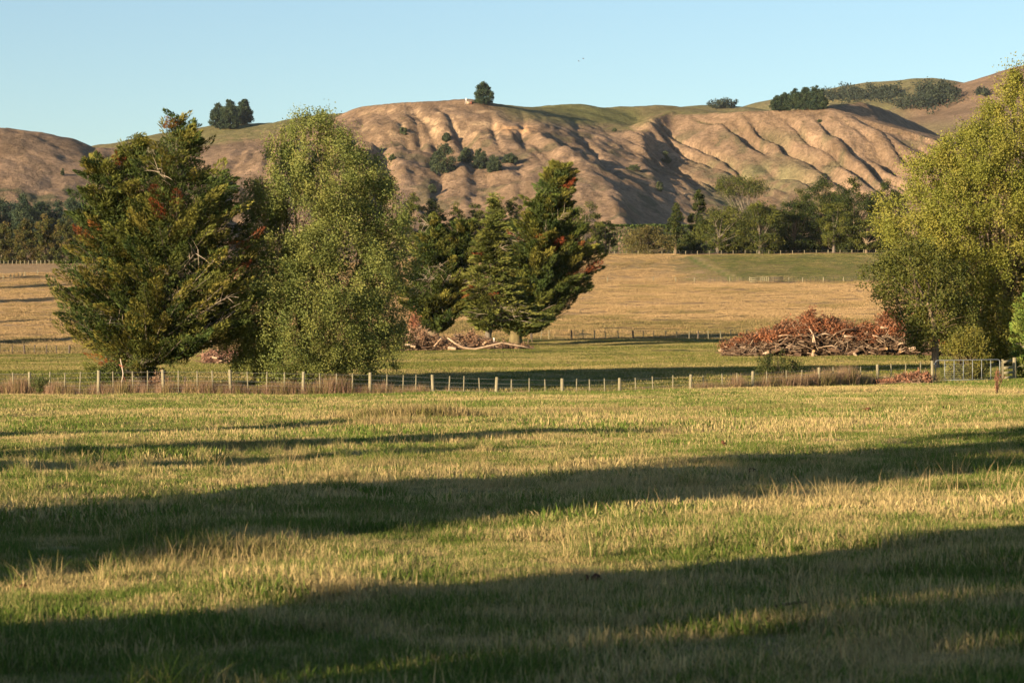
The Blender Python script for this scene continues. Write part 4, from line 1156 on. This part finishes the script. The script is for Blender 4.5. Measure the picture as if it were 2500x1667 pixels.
# ------------------------------------------------------------------ brush piles
def brush_pile(label, px0, px1, Y, top_pts, seed, depth, nlog, nbranch, ntwig, nleaf, rustpal, S=1.0, leafband=(.45, 1.0)):
    R = np.random.default_rng(seed)
    X0, X1 = X_at(px0, Y), X_at(px1, Y); w_ = X1 - X0
    z0 = gz((X0 + X1) / 2, Y)
    hp = np.array([(X_at(p[0], Y) - X0, Z_at(p[1], Y) - z0) for p in top_pts])
    top = lambda x: np.interp(x, hp[:, 0], hp[:, 1])
    gnd = lambda x, y: ground_z(np.asarray(x) + X0, np.asarray(y) + Y) - z0
    root = empty('brush_pile', (X0, Y, z0), label, 'brush pile')
    def surf(n, lo=0., hi=1.):
        x = w_ * (.02 + .96 * R.random(n)); s_ = lo + (hi - lo) * R.random(n)
        h = np.maximum(top(x) * (.80 + .30 * vn(x * .9, x * 0 + 3, seed)), .1)
        return np.stack([x, -depth * (1 - s_) * .9 + depth * .1 * R.normal(size=n) * .3, h * (s_ ** .8) * (.92 + .12 * R.random(n))], 1)
    # twigs
    P = surf(ntwig); lst = []
    for p in P:
        d = unit(np.array([R.normal() * 1.2, R.normal() * .5, R.normal() * .45])); l = S * (.4 + 1.0 * R.random())
        a, b2 = p - d * l * .5, p + d * l * .5; m = p + R.normal(size=3) * .08 * S
        a[2] = max(a[2], .02); b2[2] = max(b2[2], .02)
        lst.append((np.array([a, m, b2]), np.array([.028, .02, .008]) * S * (.6 + .8 * R.random())))
    h_ = len(lst) // 2
    for nm, sub, mt in (('twig_tangle', lst[:h_], M_darkwood), ('twig_tangle', lst[h_:], M_deadwood)):
        v, f = tubes(sub, 4); tag(obj(nm, make_mesh(nm, v, f, None, [mt]), root), kind='stuff')
    # heart of the pile: packed dark litter
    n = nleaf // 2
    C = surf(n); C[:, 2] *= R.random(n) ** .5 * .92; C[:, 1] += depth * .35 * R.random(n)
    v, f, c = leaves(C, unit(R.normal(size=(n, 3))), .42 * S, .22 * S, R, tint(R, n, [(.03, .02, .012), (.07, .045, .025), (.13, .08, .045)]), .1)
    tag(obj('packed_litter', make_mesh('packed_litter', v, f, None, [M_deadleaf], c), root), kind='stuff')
    # dead foliage in sprays
    CC, DD, KK = [], [], []
    for p in surf(nleaf // 60, *leafband):
        m = 60; d = unit(np.array([R.normal(), R.normal() * .5, .5 + .4 * R.normal()])); l = S * (.6 + .6 * R.random())
        t = R.random((m, 1)); off = R.normal(size=(m, 3)) * .16 * S
        CC.append(p + d * (t - .4) * l + off); DD.append(unit(d[None] + R.normal(size=(m, 3)) * .5))
        KK.append(tint(R, 1, rustpal) * (.6 + .8 * R.random((m, 1))))
    C = np.concatenate(CC); n = len(C)
    v, f, c = leaves(C, np.concatenate(DD), .24 * S, .09 * S, R, np.concatenate(KK), .1)
    tag(obj('dead_foliage', make_mesh('dead_foliage', v, f, None, [M_deadleaf], c), root), kind='stuff')
    for k in range(nbranch):
        p = surf(1, .05, .9)[0]; p[1] -= .25 * S
        d = unit(np.array([R.normal() * 1.3 + (.6 if R.random() < .5 else -.6), R.normal() * .3, R.normal() * .26])); l = S * (1.0 + 2.2 * R.random())
        pts = np.array([p + d * l * t + np.array([0, 0, .22 * S * math.sin(t * 3 + k)]) + R.normal(size=3) * .05 for t in (-.5, -.2, .15, .5)])
        pts[:, 2] = np.maximum(pts[:, 2], gnd(pts[:, 0], pts[:, 1]) + .05)
        v, f = tube(pts, np.array([.085, .075, .055, .025]) * S * (.6 + .7 * R.random()), 6)
        obj('branch', make_mesh('branch', v, f, None, [M_deadwood if R.random() < .35 else M_darkwood]), root)
    for k in range(nlog):
        x = w_ * (.12 + .78 * (k + R.random()) / nlog); y = -depth * (.75 + .35 * R.random()); l = S * (.5 + 1.1 * R.random()); r_ = S * (.12 + .14 * R.random())
        a = R.normal() * .9 + (0 if R.random() < .5 else 1.2); zc = float(gnd(x, y)) + r_ * .8 + (S * .6 * R.random() if R.random() < .4 else 0)
        d = np.array([math.cos(a), -abs(math.sin(a)) * .6 - .1, .30 * R.normal()])
        v, f = tube(np.array([(x, y, zc) - d * l / 2, (x, y, zc + .05 * l * R.normal()), (x, y, zc) + d * l / 2]), np.array([r_, r_ * .9, r_ * .7]), 8, False)
        lg = obj('log', make_mesh('log', v, f, None, [M_darkwood if k % 3 else M_deadwood], None, True), root)
        nv = len(v)
        for e, sg in ((v[:8], -1), (v[-8:], 1)):
            cv = np.concatenate([e + d * .004 * sg, [e.mean(0) + d * .01 * sg]])
            o = obj('cut_end', make_mesh('cut_end', cv, None, np.array([(q, (q + 1) % 8, 8) for q in range(8)]), [M_cut]), lg)
    return root
RUSTP = [(.09, .048, .03), (.18, .078, .04), (.27, .105, .048), (.22, .13, .08)]
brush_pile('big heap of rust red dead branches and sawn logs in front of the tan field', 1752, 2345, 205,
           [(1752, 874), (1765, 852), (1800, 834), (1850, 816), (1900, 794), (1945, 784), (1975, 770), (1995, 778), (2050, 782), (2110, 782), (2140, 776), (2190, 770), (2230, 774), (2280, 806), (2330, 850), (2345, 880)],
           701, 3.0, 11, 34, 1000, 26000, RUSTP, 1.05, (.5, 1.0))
brush_pile('low heap of grey brown roots and bare branches in front of the central cypresses', 945, 1300, 235,
           [(945, 850), (970, 825), (1005, 810), (1020, 800), (1060, 818), (1100, 830), (1120, 812), (1150, 806), (1175, 815), (1200, 836), (1240, 843), (1280, 846), (1300, 852)],
           702, 2.4, 9, 26, 620, 9000, [(.14, .085, .05), (.24, .15, .09), (.30, .17, .10)], .95, (.1, .9))
brush_pile('small pinkish heap of dead sticks half hidden between cypress and poplar', 498, 600, 175,
           [(498, 868), (520, 855), (550, 850), (580, 856), (600, 868)], 703, 1.2, 3, 8, 220, 3000, [(.24, .13, .09), (.34, .2, .14)], .7, (.1, 1.0))
brush_pile('reddish fallen branch with fine twigs lying against the fence beside the gate', 2150, 2275, 132.5,
           [(2150, 936), (2180, 928), (2210, 915), (2240, 903), (2262, 900), (2275, 920)], 704, .7, 0, 9, 300, 2400, [(.22, .10, .06), (.30, .15, .09)], .5, (.2, 1.0))

# root plates and uprights of the low heap
rx, ry = X_at(1008, 236), 236.0; rz_ = gz(rx, ry)
root = empty('uprooted_stump', (rx, ry, rz_), 'upturned pale stump with rusty sprays, rising above the low heap', 'stump')
v, f = tubes([(np.array([[-.2, 0, 0], [-.15, 0, .9], [-.3, 0, 1.9], [-.1, 0, 2.7]]), np.array([.16, .11, .08, .03])), (np.array([[.9, 0, .2], [.75, 0, 1.2], [.9, 0, 2.0], [.3, 0, 3.0]]), np.array([.2, .13, .07, .03])),
              (np.array([[.9, 0, 1.8], [2.2, 0, 1.1], [3.6, -.3, .4]]), np.array([.09, .07, .03])), (np.array([[-.2, 0, 1.8], [-1.2, 0, 1.3]]), np.array([.05, .02]))], 7)
obj('trunk', make_mesh('trunk', v, f, None, [M_deadwood], None, True), root)
R = np.random.default_rng(9); n = 900
C = np.array([-.05, 0, 2.75]) + R.normal(size=(n, 3)) * np.array([.28, .25, .45]) + np.array([.25, 0, 0]) * R.random((n, 1))
v, f, c = leaves(C, unit(R.normal(size=(n, 3)) + np.array([0, 0, -.6])), .22, .07, R, tint(R, n, [(.26, .11, .06), (.36, .17, .1)]))
tag(obj('dead_foliage', make_mesh('dead_foliage', v, f, None, [M_deadleaf], c), root), kind='stuff')
# long pale bent trunk along the ground
lx, ly = X_at(1092, 232), 232.0; lz = gz(lx, ly)
pts = np.array([(0, 0, 1.25), (.7, -.1, .75), (1.5, -.2, .30), (2.6, -.3, .14), (4.2, -.1, .5), (5.2, 0, .75), (7.0, .2, .45), (8.6, .3, .12)])
v, f = tube(pts, np.array([.07, .09, .10, .11, .10, .09, .07, .03]), 8)
tag(obj('fallen_log', make_mesh('fallen_log', v, f, None, [M_deadwood], None, True), None, (lx, ly, lz)), 'long pale bent fallen trunk lying along the front of the low heap', 'log')

# ------------------------------------------------------------------ shrubs, weeds and clods
def shrub(name, label, cat, px, Y, prof, seed, nclump, nleaf, csz, L, W, pal, mat=None, zoff=0, **kw):
    x = X_at(px, Y)
    return broadleaf(name, label, cat, None, (x, Y, gz(x, Y) + zoff), prof, seed, nclump=nclump, nleaf=nleaf, csz=csz, L=L, W=W, pal=pal, mat=mat, shoots=0, **kw)
shrub('small_tree', 'little spreading dark tree with a flat crown just behind the fence', 'tree', 1896, 131.5,
      (np.array([.75, 1.0, 1.35, 1.75, 2.0]), np.array([-.5, -1.25, -1.3, -.8, -.2]), np.array([.5, 1.1, 1.45, 1.0, .3])), 801, 95, 40, .15, .085, .06, [(.03, .042, .012), (.05, .062, .016), (.075, .08, .02)], trunk_r=.05, limbs=7, fork=.12, bark=M_bark, gap=.44)
shrub('green_bush', 'dense yellow green bush right behind the steel gate', 'bush', 2362, 141,
      (np.array([.05, .4, .9, 1.5, 2.2, 2.9]), np.array([-.9, -1.1, -1.4, -1.45, -1.1, -.3]), np.array([.6, .9, 1.2, 1.4, 1.2, .3])), 802, 420, 40, .2, .10, .075, [(.08, .09, .018), (.13, .125, .022), (.18, .16, .03)], trunk_r=.06, limbs=8, fork=.05, gap=.33)
shrub('dead_bush', 'rounded dead brown bush at the foot of the big cypress, by a fence post', 'bush', 392, 119.5,
      (np.array([.02, .3, .6, .85]), np.array([-.45, -.62, -.5, -.15]), np.array([.5, .68, .5, .15])), 803, 130, 16, .12, .085, .05, [(.16, .09, .05), (.25, .15, .09), (.33, .22, .13)], M_deadleaf, trunk_r=.03, limbs=9, fork=.02, bark=M_deadwood, gap=.3)
shrub('low_bush', 'low dark green growth at the left foot of the big cypress', 'bush', 270, 122.5,
      (np.array([.02, .4, .8, 1.2]), np.array([-.7, -1.0, -.8, -.2]), np.array([.6, .8, .7, .2])), 804, 170, 34, .2, .12, .05, [(.04, .06, .015), (.07, .09, .02), (.1, .11, .025)], M_needle, trunk_r=.03, limbs=6, fork=.03, gap=.3)

def stalk_plant(name, label, cat, px, Y, h, n, spread, seed, pal, heads=True, mat=None, w=.006):
    R = np.random.default_rng(seed); x = X_at(px, Y); root = empty(name, (x, Y, gz(x, Y)), label, cat)
    lst = []; CC = []
    for k in range(n):
        a = R.random() * 6.28; s_ = spread * R.random(); hh = h * (.55 + .45 * R.random())
        p = np.array([[.03 * math.cos(a), .03 * math.sin(a), -.03], [s_ * .4 * math.cos(a), s_ * .4 * math.sin(a), hh * .6], [s_ * math.cos(a), s_ * math.sin(a), hh]])
        lst.append((p, np.array([w, w * .8, w * .35])))
        for t in np.linspace(.35, 1, 8): CC.append(p[1] * (1 - t) + p[2] * t if t > .6 else p[0] * (1 - t / .6) + p[1] * t / .6)
    v, f = tubes(lst, 4); obj('stem', make_mesh('stem', v, f, None, [mat or M_darkwood]), root)
    if heads:
        C = np.repeat(np.array(CC), 5, 0); C = C + R.normal(size=C.shape) * .025
        v, f, c = leaves(C, unit(R.normal(size=C.shape) + np.array([0, 0, .5])), .06, .03, R, tint(R, len(C), pal), .1)
        obj('seed_head', make_mesh('seed_head', v, f, None, [M_deadleaf], c), root)
    return root
stalk_plant('dock_plant', 'tall reddish brown seeding dock standing in the grass near the gate', 'weed', 2432, 105, 1.15, 16, .42, 811, [(.22, .10, .06), (.3, .15, .09)])
stalk_plant('broom_bush', 'thin green whippy bush in front of the fence at far left', 'bush', 97, 111, .85, 60, .5, 812, [(.07, .09, .03), (.1, .12, .035)], True, M_lichen)
stalk_plant('dock_plant', 'small dark red dock at the fence beside the third post from the left gap', 'weed', 470, 119, .4, 14, .15, 813, [(.10, .04, .03), (.16, .07, .05)])

def clod(label, px, py, wpx, hpx, seed, mat, name='soil_clod', cat='clod', rough=.3):
    Y = CAM_H * FP / (py - HOR) 
    for _ in range(3):
        X = X_at(px, Y); Y = (CAM_H - gz(X, Y)) * FP / (py - HOR)
    X = X_at(px, Y); s_ = Y / FP; R = np.random.default_rng(seed)
    u_, v_ = np.meshgrid(np.linspace(0, 2 * math.pi, 22, False), np.linspace(0, 1, 9)); a = u_.ravel(); t = v_.ravel() * math.pi / 2
    r_ = 1 + rough * (vn(np.cos(a) * np.cos(t) * 2.5 + 5 + seed, np.sin(a) * np.cos(t) * 2.5 + 5 + t * 2, seed) - .5) * 2 + .25 * R.normal(size=len(a)) * rough
    V = np.stack([np.cos(a) * np.cos(t) * wpx * s_ / 2 * r_, np.sin(a) * np.cos(t) * wpx * s_ / 2.2 * r_, np.sin(t) * hpx * s_ * r_ * 1.15 - .01], 1)
    i = np.arange(8)[:, None] * 22 + np.arange(22)[None]; k = np.arange(8)[:, None] * 22 + (np.arange(22)[None] + 1) % 22
    F = np.stack([i, k, k + 22, i + 22], -1).reshape(-1, 4)
    return tag(obj(name, make_mesh(name, V, F, None, [mat], None, True), None, (X, Y, gz(X, Y))), label, cat)
M_dung = plain_mat('dung', (.055, .025, .014), (.14, .065, .035), 20.0, .95, None, .05, .8, .02)
clod('small brown clod alone in the lit pasture below the big heap', 1766, 1090, 17, 13, 821, M_dung)
clod('brown molehill in the lit grass strip at right', 2216, 1256, 42, 14, 822, M_dung, 'molehill')
clod('reddish brown mound in the shade of the front shadow', 1443, 1424, 62, 22, 823, M_dung, 'molehill')
clod('dark mound on the left edge of the lit strip', 58, 1440, 56, 14, 824, M_dung, 'molehill')
clod('small dark mound at the upper rim of the front shadow', 312, 1506, 32, 15, 825, M_dung, 'molehill')
clod('black clod in the wide middle shadow', 1838, 1160, 30, 14, 826, M_soil)
clod('tiny dark clod in the short grass below the gate', 2275, 968, 9, 6, 827, M_soil)
clod('tiny brown clod below and right of the gate clod', 2303, 1000, 9, 7, 828, M_soil)
clod('small brown clod beside a dry patch at right', 2115, 1000, 26, 9, 829, M_dung)
# stick in the shade
Y = 1.6 * FP / (1490 - HOR); X = X_at(1925, Y)
v, f = tube(np.array([[-.11, -.03, .03], [-.03, 0, .04], [.05, .02, .05], [.12, .03, .055]]), np.array([.006, .009, .01, .007]), 7)
tag(obj('fallen_stick', make_mesh('fallen_stick', v, f, None, [M_darkwood]), None, (X, Y, gz(X, Y) + .02)), 'dark stick lying in the shaded grass near the bottom', 'stick')

# two birds far off
for k, (px, py) in enumerate(((1413, 150), (1424, 144))):
    Y = 420.0
    root = empty('bird', (X_at(px, Y), Y, Z_at(py, Y)), ('lower left of two tiny birds in the sky', 'upper right of two tiny birds in the sky')[k], 'bird', 'birds in the sky')
    v, f = tube(np.array([[-.16, 0, 0], [-.05, 0, .02], [.08, 0, .01], [.18, 0, 0]]), np.array([.01, .045, .04, .008]), 6); obj('body', make_mesh('body', v, f, None, [M_darkwood]), root)
    for sg in (1, -1):
        v = np.array([[.05, 0, .02], [-.06, 0, .02], [-.10, sg * .30, .13], [.0, sg * .26, .14], [-.06, sg * .12, .10]]); 
        obj('wing', make_mesh('wing', v, np.array([[0, 1, 4, 3]]), np.array([[4, 2, 3]]), [M_darkwood]), root)

# ------------------------------------------------------------------ grass
def blade_tuft(n, radius, h0, h1, wd, seed, lean=.5, seg=2, curl=.3):
    R = np.random.default_rng(seed)
    a = R.random(n) * 6.283; r = radius * np.sqrt(R.random(n))
    bx_ = r * np.cos(a); by_ = r * np.sin(a)
    h = h0 + (h1 - h0) * R.random(n) ** 1.5
    la = R.random(n) * 6.283; lm = lean * R.random(n)
    fa = R.random(n) * 6.283
    sx = np.cos(fa) * wd / 2; sy = np.sin(fa) * wd / 2
    V, cols = [], []
    rv = R.random(n); bv = R.random(n)
    for i, t in enumerate(np.linspace(0, 1, seg + 1)):
        off = lm * h * (t * .6 + curl * t * t)
        z = h * t * np.sqrt(np.maximum(1 - (lm * t * .7) ** 2, .2)) - .01 * (i == 0)
        wk = (1 - t) ** .7 if t < 1 else .08
        cx = bx_ + off * np.cos(la); cy = by_ + off * np.sin(la)
        V.append(np.stack([np.stack([cx - sx * wk, cy - sy * wk, z], 1), np.stack([cx + sx * wk, cy + sy * wk, z], 1)], 1))
        cols.append(np.stack([np.stack([rv, bv, rv], 1)] * 2, 1))
    V = np.stack(V, 1); n_ = (seg + 1) * 2
    K = np.stack(cols, 1).reshape(-1, 3)
    i = np.arange(n)[:, None] * n_ + np.arange(seg)[None] * 2
    F = np.stack([i, i + 1, i + 3, i + 2], -1).reshape(-1, 4)
    return V.reshape(-1, 3), F, K

def seed_tuft(n, radius, h0, h1, wd, seed):
    V, F, K = blade_tuft(n, radius, h0, h1, wd, seed, .55, 3, .35)
    R = np.random.default_rng(seed)
    K = np.repeat(tint(R, n, [(.22, .15, .07), (.38, .27, .13), (.50, .37, .19)]), 8, 0)
    return V, F, K

def scatter(name, label, variants, pts, mat_tag='grass'):
    """pts: X, Y, Z, scale, variant index; one object that places its tufts with geometry nodes"""
    coll = bpy.data.collections.new(name + '_tufts')
    for i, (me) in enumerate(variants):
        coll.objects.link(bpy.data.objects.new('%s_tuft_%02d' % (name, i), me))
    n = len(pts)
    me = bpy.data.meshes.new(name); me.vertices.add(n)
    me.vertices.foreach_set('co', np.ascontiguousarray(pts[:, :3], np.float32).ravel())
    a = me.attributes.new('scl', 'FLOAT', 'POINT'); a.data.foreach_set('value', pts[:, 3].astype(np.float32))
    a = me.attributes.new('idx', 'INT', 'POINT'); a.data.foreach_set('value', pts[:, 4].astype(np.int32))
    a = me.attributes.new('rot', 'FLOAT', 'POINT'); a.data.foreach_set('value', (np.random.default_rng(3).random(n) * 6.283).astype(np.float32))
    o = obj(name, me)
    ng = bpy.data.node_groups.new(name, 'GeometryNodeTree')
    ng.interface.new_socket('Geometry', in_out='INPUT', socket_type='NodeSocketGeometry')
    ng.interface.new_socket('Geometry', in_out='OUTPUT', socket_type='NodeSocketGeometry')
    gi = ng.nodes.new('NodeGroupInput'); go = ng.nodes.new('NodeGroupOutput')
    ci = ng.nodes.new('GeometryNodeCollectionInfo'); ci.inputs['Collection'].default_value = coll
    ci.inputs['Separate Children'].default_value = True; ci.inputs['Reset Children'].default_value = True
    ip = ng.nodes.new('GeometryNodeInstanceOnPoints'); ip.inputs['Pick Instance'].default_value = True
    def na(nm, ty):
        q = ng.nodes.new('GeometryNodeInputNamedAttribute'); q.data_type = ty; q.inputs['Name'].default_value = nm; return q.outputs['Attribute']
    cx = ng.nodes.new('ShaderNodeCombineXYZ'); ng.links.new(na('rot', 'FLOAT'), cx.inputs[2])
    ng.links.new(gi.outputs[0], ip.inputs['Points']); ng.links.new(ci.outputs[0], ip.inputs['Instance'])
    ng.links.new(na('idx', 'INT'), ip.inputs['Instance Index']); ng.links.new(na('scl', 'FLOAT'), ip.inputs['Scale'])
    er = ng.nodes.new('FunctionNodeEulerToRotation'); ng.links.new(cx.outputs[0], er.inputs[0]); ng.links.new(er.outputs[0], ip.inputs['Rotation'])
    ng.links.new(ip.outputs[0], go.inputs[0])
    md = o.modifiers.new('scatter', 'NODES'); md.node_group = ng
    return tag(o, label, mat_tag, None, 'stuff')

def tm(name, vfk, mat):
    v, f, k = vfk; return make_mesh(name, v, f, None, [mat], k)

V_near = [tm('short_tuft', blade_tuft(150, .24, .02, .065, .0055, 900 + i, 1.4), M_grass) for i in range(4)]       # 0-3
V_mid = [tm('mid_tuft', blade_tuft(150, .42, .02, .06, .009, 910 + i, 1.4), M_grass) for i in range(4)]             # 4-7
V_wide = [tm('far_tuft', blade_tuft(170, .85, .02, .06, .015, 920 + i, 1.3, 1), M_grass) for i in range(4)]          # 8-11
V_straw = [tm('straw_tuft', blade_tuft(45, .24, .04, .15, .0045, 930 + i, 1.3, 3, .5), M_straw) for i in range(3)]       # 12-14
V_strawm = [tm('straw_clump', blade_tuft(60, .38, .05, .18, .009, 940 + i, 1.2, 2, .5), M_straw) for i in range(3)]     # 15-17
V_seed = [tm('seed_stalk', seed_tuft(4, .22, .12, .36, .008, 950 + i), M_seed) for i in range(3)]                  # 18-20
V_tuss = [tm('tussock', blade_tuft(140, .16, .08, .24, .006, 960 + i, 1.1, 3, .6), M_grass) for i in range(2)]      # 21-22
V_strawf = [tm('straw_far_clump', blade_tuft(80, .5, .03, .12, .009, 965 + i, 1.3, 2, .5), M_straw) for i in range(2)]   # 23-24
VAR = V_near + V_mid + V_wide + V_straw + V_strawm + V_seed + V_tuss + V_strawf

def trap(R, y0, y1, dens, margin=.32, half=.225):
    n = int(dens * (half * (y1 * y1 - y0 * y0) + margin * 40 * (y1 - y0)))
    y = np.sqrt(y0 * y0 + (y1 * y1 - y0 * y0) * R.random(n))
    x = (R.random(n) * 2 - 1) * (half * y + margin * 20)
    return x, y
def grass_points():
    R = np.random.default_rng(77); out = []
    for y0, y1, dens, vs_ in ((8, 24, 40, (0, 4)), (24, 52, 15, (4, 8)), (52, 141, 4.8, (8, 12))):
        x, y = trap(R, y0, y1, dens)
        keep = y < fenceY(1250 + FP * x / y) + 2; x, y = x[keep], y[keep]
        hum = fbm(x * .35, y * .35, 301, 3); s_ = .62 + 1.8 * np.clip(hum - .28, 0, 1) ** 1.2 + .3 * R.random(len(x)) + 1.1 * sstep(.62, .72, fbm(x * .8 + 9, y * .8, 303, 2))
        out.append(np.stack([x, y, ground_z(x, y), s_, R.integers(vs_[0], vs_[1], len(x))], 1))
    for y0, y1, dens, vs_, th in ((8, 26, 12, (12, 15), .54), (24, 60, 6, (15, 18), .54), (60, 120, 3.0, (23, 25), .53)):
        x, y = trap(R, y0, y1, dens)
        f = .55 * fbm(x * .16 + 40, y * .22, 311, 3) + .45 * fbm(x * .6, y * .6, 321, 3)
        keep = (f > th) & (y < fenceY(1250 + FP * x / y) - 4); x, y, f = x[keep], y[keep], f[keep]
        out.append(np.stack([x, y, ground_z(x, y), .36 + 1.8 * (f - th) + .35 * R.random(len(x)), R.integers(vs_[0], vs_[1], len(x))], 1))
    x, y = trap(R, 8, 70, 2.2); keep = fbm(x * .3, y * .3, 331, 3) + .1 * sstep(20, 10, y) > .47; x, y = x[keep], y[keep]
    out.append(np.stack([x, y, ground_z(x, y), .5 + .7 * R.random(len(x)), R.integers(18, 21, len(x))], 1))
    x, y = trap(R, 8, 45, .9)
    out.append(np.stack([x, y, ground_z(x, y), .5 + .8 * R.random(len(x)), R.integers(21, 23, len(x))], 1))
    # dry patches singled out in the photograph
    for (px, py, n, rx_, ry_, sc0) in ((520, 1350, 26, .7, .35, 1.1),(1010, 1020, 150, 1.2, .6, 2.5), (960, 1035, 60, .9, .5, 1.4), (480, 1375, 30, .75, .4, .8), (600, 1345, 20, .6, .4, .7), (755, 1505, 26, .10, .07, .62), (1480, 1010, 160, 4.5, 1.5, 1.3), (1950, 1005, 120, 4.0, 1.4, 1.1),
                                       (620, 1085, 70, 1.2, .8, 1.1), (2480, 1130, 90, 1.2, 1.2, 1.0), (1010, 1270, 30, 1.0, .5, .8), (1250, 1250, 20, .8, .4, .8), (2370, 1005, 60, 2., 1.2, 1.1)):
        Y = CAM_H * FP / (py - HOR); X = X_at(px, Y)
        x = X + R.normal(size=n) * rx_ * .6; y = Y + R.normal(size=n) * ry_ * .8
        out.append(np.stack([x, y, ground_z(x, y), sc0 * (.6 + .6 * R.random(n)), R.integers(15, 18, n)], 1))
    return np.concatenate(out)
scatter('pasture_grass', 'grazed green and straw coloured pasture grass in the front paddock', VAR, grass_points())

# rank dry growth left along the fence where stock cannot reach
V_rank = [tm('rank_tuft', blade_tuft(60, .22, .25, .75, .012, 970 + i, .45, 3, .4), mt) for i, mt in enumerate((M_straw, M_straw))]
M_rank = grass_mat('rank_blade', (.17, .095, .07), (.36, .24, .15), -.2)
V_rank += [tm('rank_stalk', blade_tuft(45, .20, .3, .8, .012, 980 + i, .5, 3, .4), M_rank) for i in range(3)]
def rank_points():
    R = np.random.default_rng(78)
    px = -450 + 2740 * R.random(5200)
    d = np.interp(px, [-450, 150, 230, 420, 600, 900, 1100, 1500, 1640, 2230, 2290], [1, 1, .5, .55, 1, 1, .75, .6, .95, .95, .25])
    d = d * (.4 + 1.2 * vn(px * .02, px * 0, 5))
    keep = R.random(len(px)) < d; px = px[keep]
    y = fenceY(px) + .1 + np.abs(R.normal(size=len(px))) * .8 - .25; x = X_at(px, y)
    hs = np.interp(px, [-450, 600, 760, 1100, 1500, 1700, 2000, 2230], [1.1, 1.0, 1.2, .95, .8, 1.15, 1.5, 1.1]) * (.6 + .6 * vn(px * .03, px * 0, 6))
    z = np.minimum(ground_z(x, y), fencez(px) + .05) - .02
    return np.stack([x, y, z, hs * (.7 + .5 * R.random(len(px))), R.integers(0, 5, len(px))], 1)
scatter('rank_grass', 'rank brown and straw grass standing along the front fence', V_rank, rank_points())

# middle pasture and the tan field
M_mid = grass_mat('mid_blade', (.105, .120, .026), (.30, .235, .10), .02)
V_m2 = [tm('pasture_clump', blade_tuft(90, 1.0, .04, .13, .04, 990 + i, 1.0, 1), M_mid) for i in range(3)]
M_tan2 = M_tan
M_tanlow = grass_mat('tan_low_blade', (.15, .125, .05), (.29, .20, .095), .05, .15)
V_t = [tm('hay_clump', blade_tuft(150, 1.3, .08, .24, .05, 995 + i, .7, 1), M_tan2) for i in range(3)]
def field_points():
    R = np.random.default_rng(79); out = []
    x, y = trap(R, 119, 296, 1.1); u = 1250 + FP * x / y
    e2 = np.interp(u, [-1500, 100, 600, 1250, 1640, 2300], [262, 262, 268, 296, 298, 300])
    keep = (y > fenceY(u) + .5) & (y < e2 - 14 * (fbm(x * .16, y * .16, 51, 4) - .5)); x, y = x[keep], y[keep]
    out.append(np.stack([x, y, ground_z(x, y), .6 + .7 * fbm(x * .2, y * .2, 341, 2), R.integers(0, 3, len(x))], 1))
    x, y = trap(R, 262, 625, .62); u = 1250 + FP * x / y
    e2 = np.interp(u, [-1500, 100, 600, 1250, 1640, 2300], [262, 262, 268, 296, 298, 300])
    keep = (y > e2 - 14 * (fbm(x * .16, y * .16, 51, 4) - .5)) & ~((y > 545) & (R.random(len(x)) < sstep(1600, 1700, u + 60 * (fbm(x * .08, y * .08, 355, 3) - .5)))); x, y = x[keep], y[keep]
    out.append(np.stack([x, y, ground_z(x, y) - .02, .55 + .5 * R.random(len(x)) + .5 * (vn(x * .3, y * .15, 352) > .66), R.integers(3, 6, len(x)) + 3 * (R.random(len(x)) < sstep(.30, .75, .9 * fbm(x * .07, y * .05, 353, 4) + .55 * sstep(110, 20, y - np.interp(1250 + FP * x / y, [-1500, 100, 600, 1250, 1640, 2300], [262, 262, 268, 296, 298, 300])) - .12))], 1))
    x, y = trap(R, 545, 622, .5); u = 1250 + FP * x / y
    keep = R.random(len(x)) < sstep(1600, 1700, u + 60 * (fbm(x * .08, y * .08, 355, 3) - .5)); x, y = x[keep], y[keep]
    out.append(np.stack([x, y, ground_z(x, y) - .02, .8 + .6 * R.random(len(x)), R.integers(0, 3, len(x))], 1))
    return np.concatenate(out)
V_tl = [tm('hay_low_clump', blade_tuft(150, 1.3, .08, .24, .05, 997 + i, .7, 1), M_tanlow) for i in range(3)]
scatter('field_grass', 'grass of the middle pasture and tan field beyond the fence', V_m2 + V_t + V_tl, field_points())

# ------------------------------------------------------------------ air
v, f = box(-1300, 1700, -160, 3560, -12, 560)
m, t = new_mat('evening_air')
pv = N(t, 'ShaderNodeVolumePrincipled')
pv.inputs['Color'].default_value = (.80, .88, 1.0, 1); pv.inputs['Density'].default_value = 0.000018; pv.inputs['Anisotropy'].default_value = .2
t.links.new(pv.outputs[0], N(t, 'ShaderNodeOutputMaterial').inputs['Volume'])
tag(obj('haze', make_mesh('haze', v, f, None, [m])), kind='stuff')
sc.cycles.volume_bounces = 0
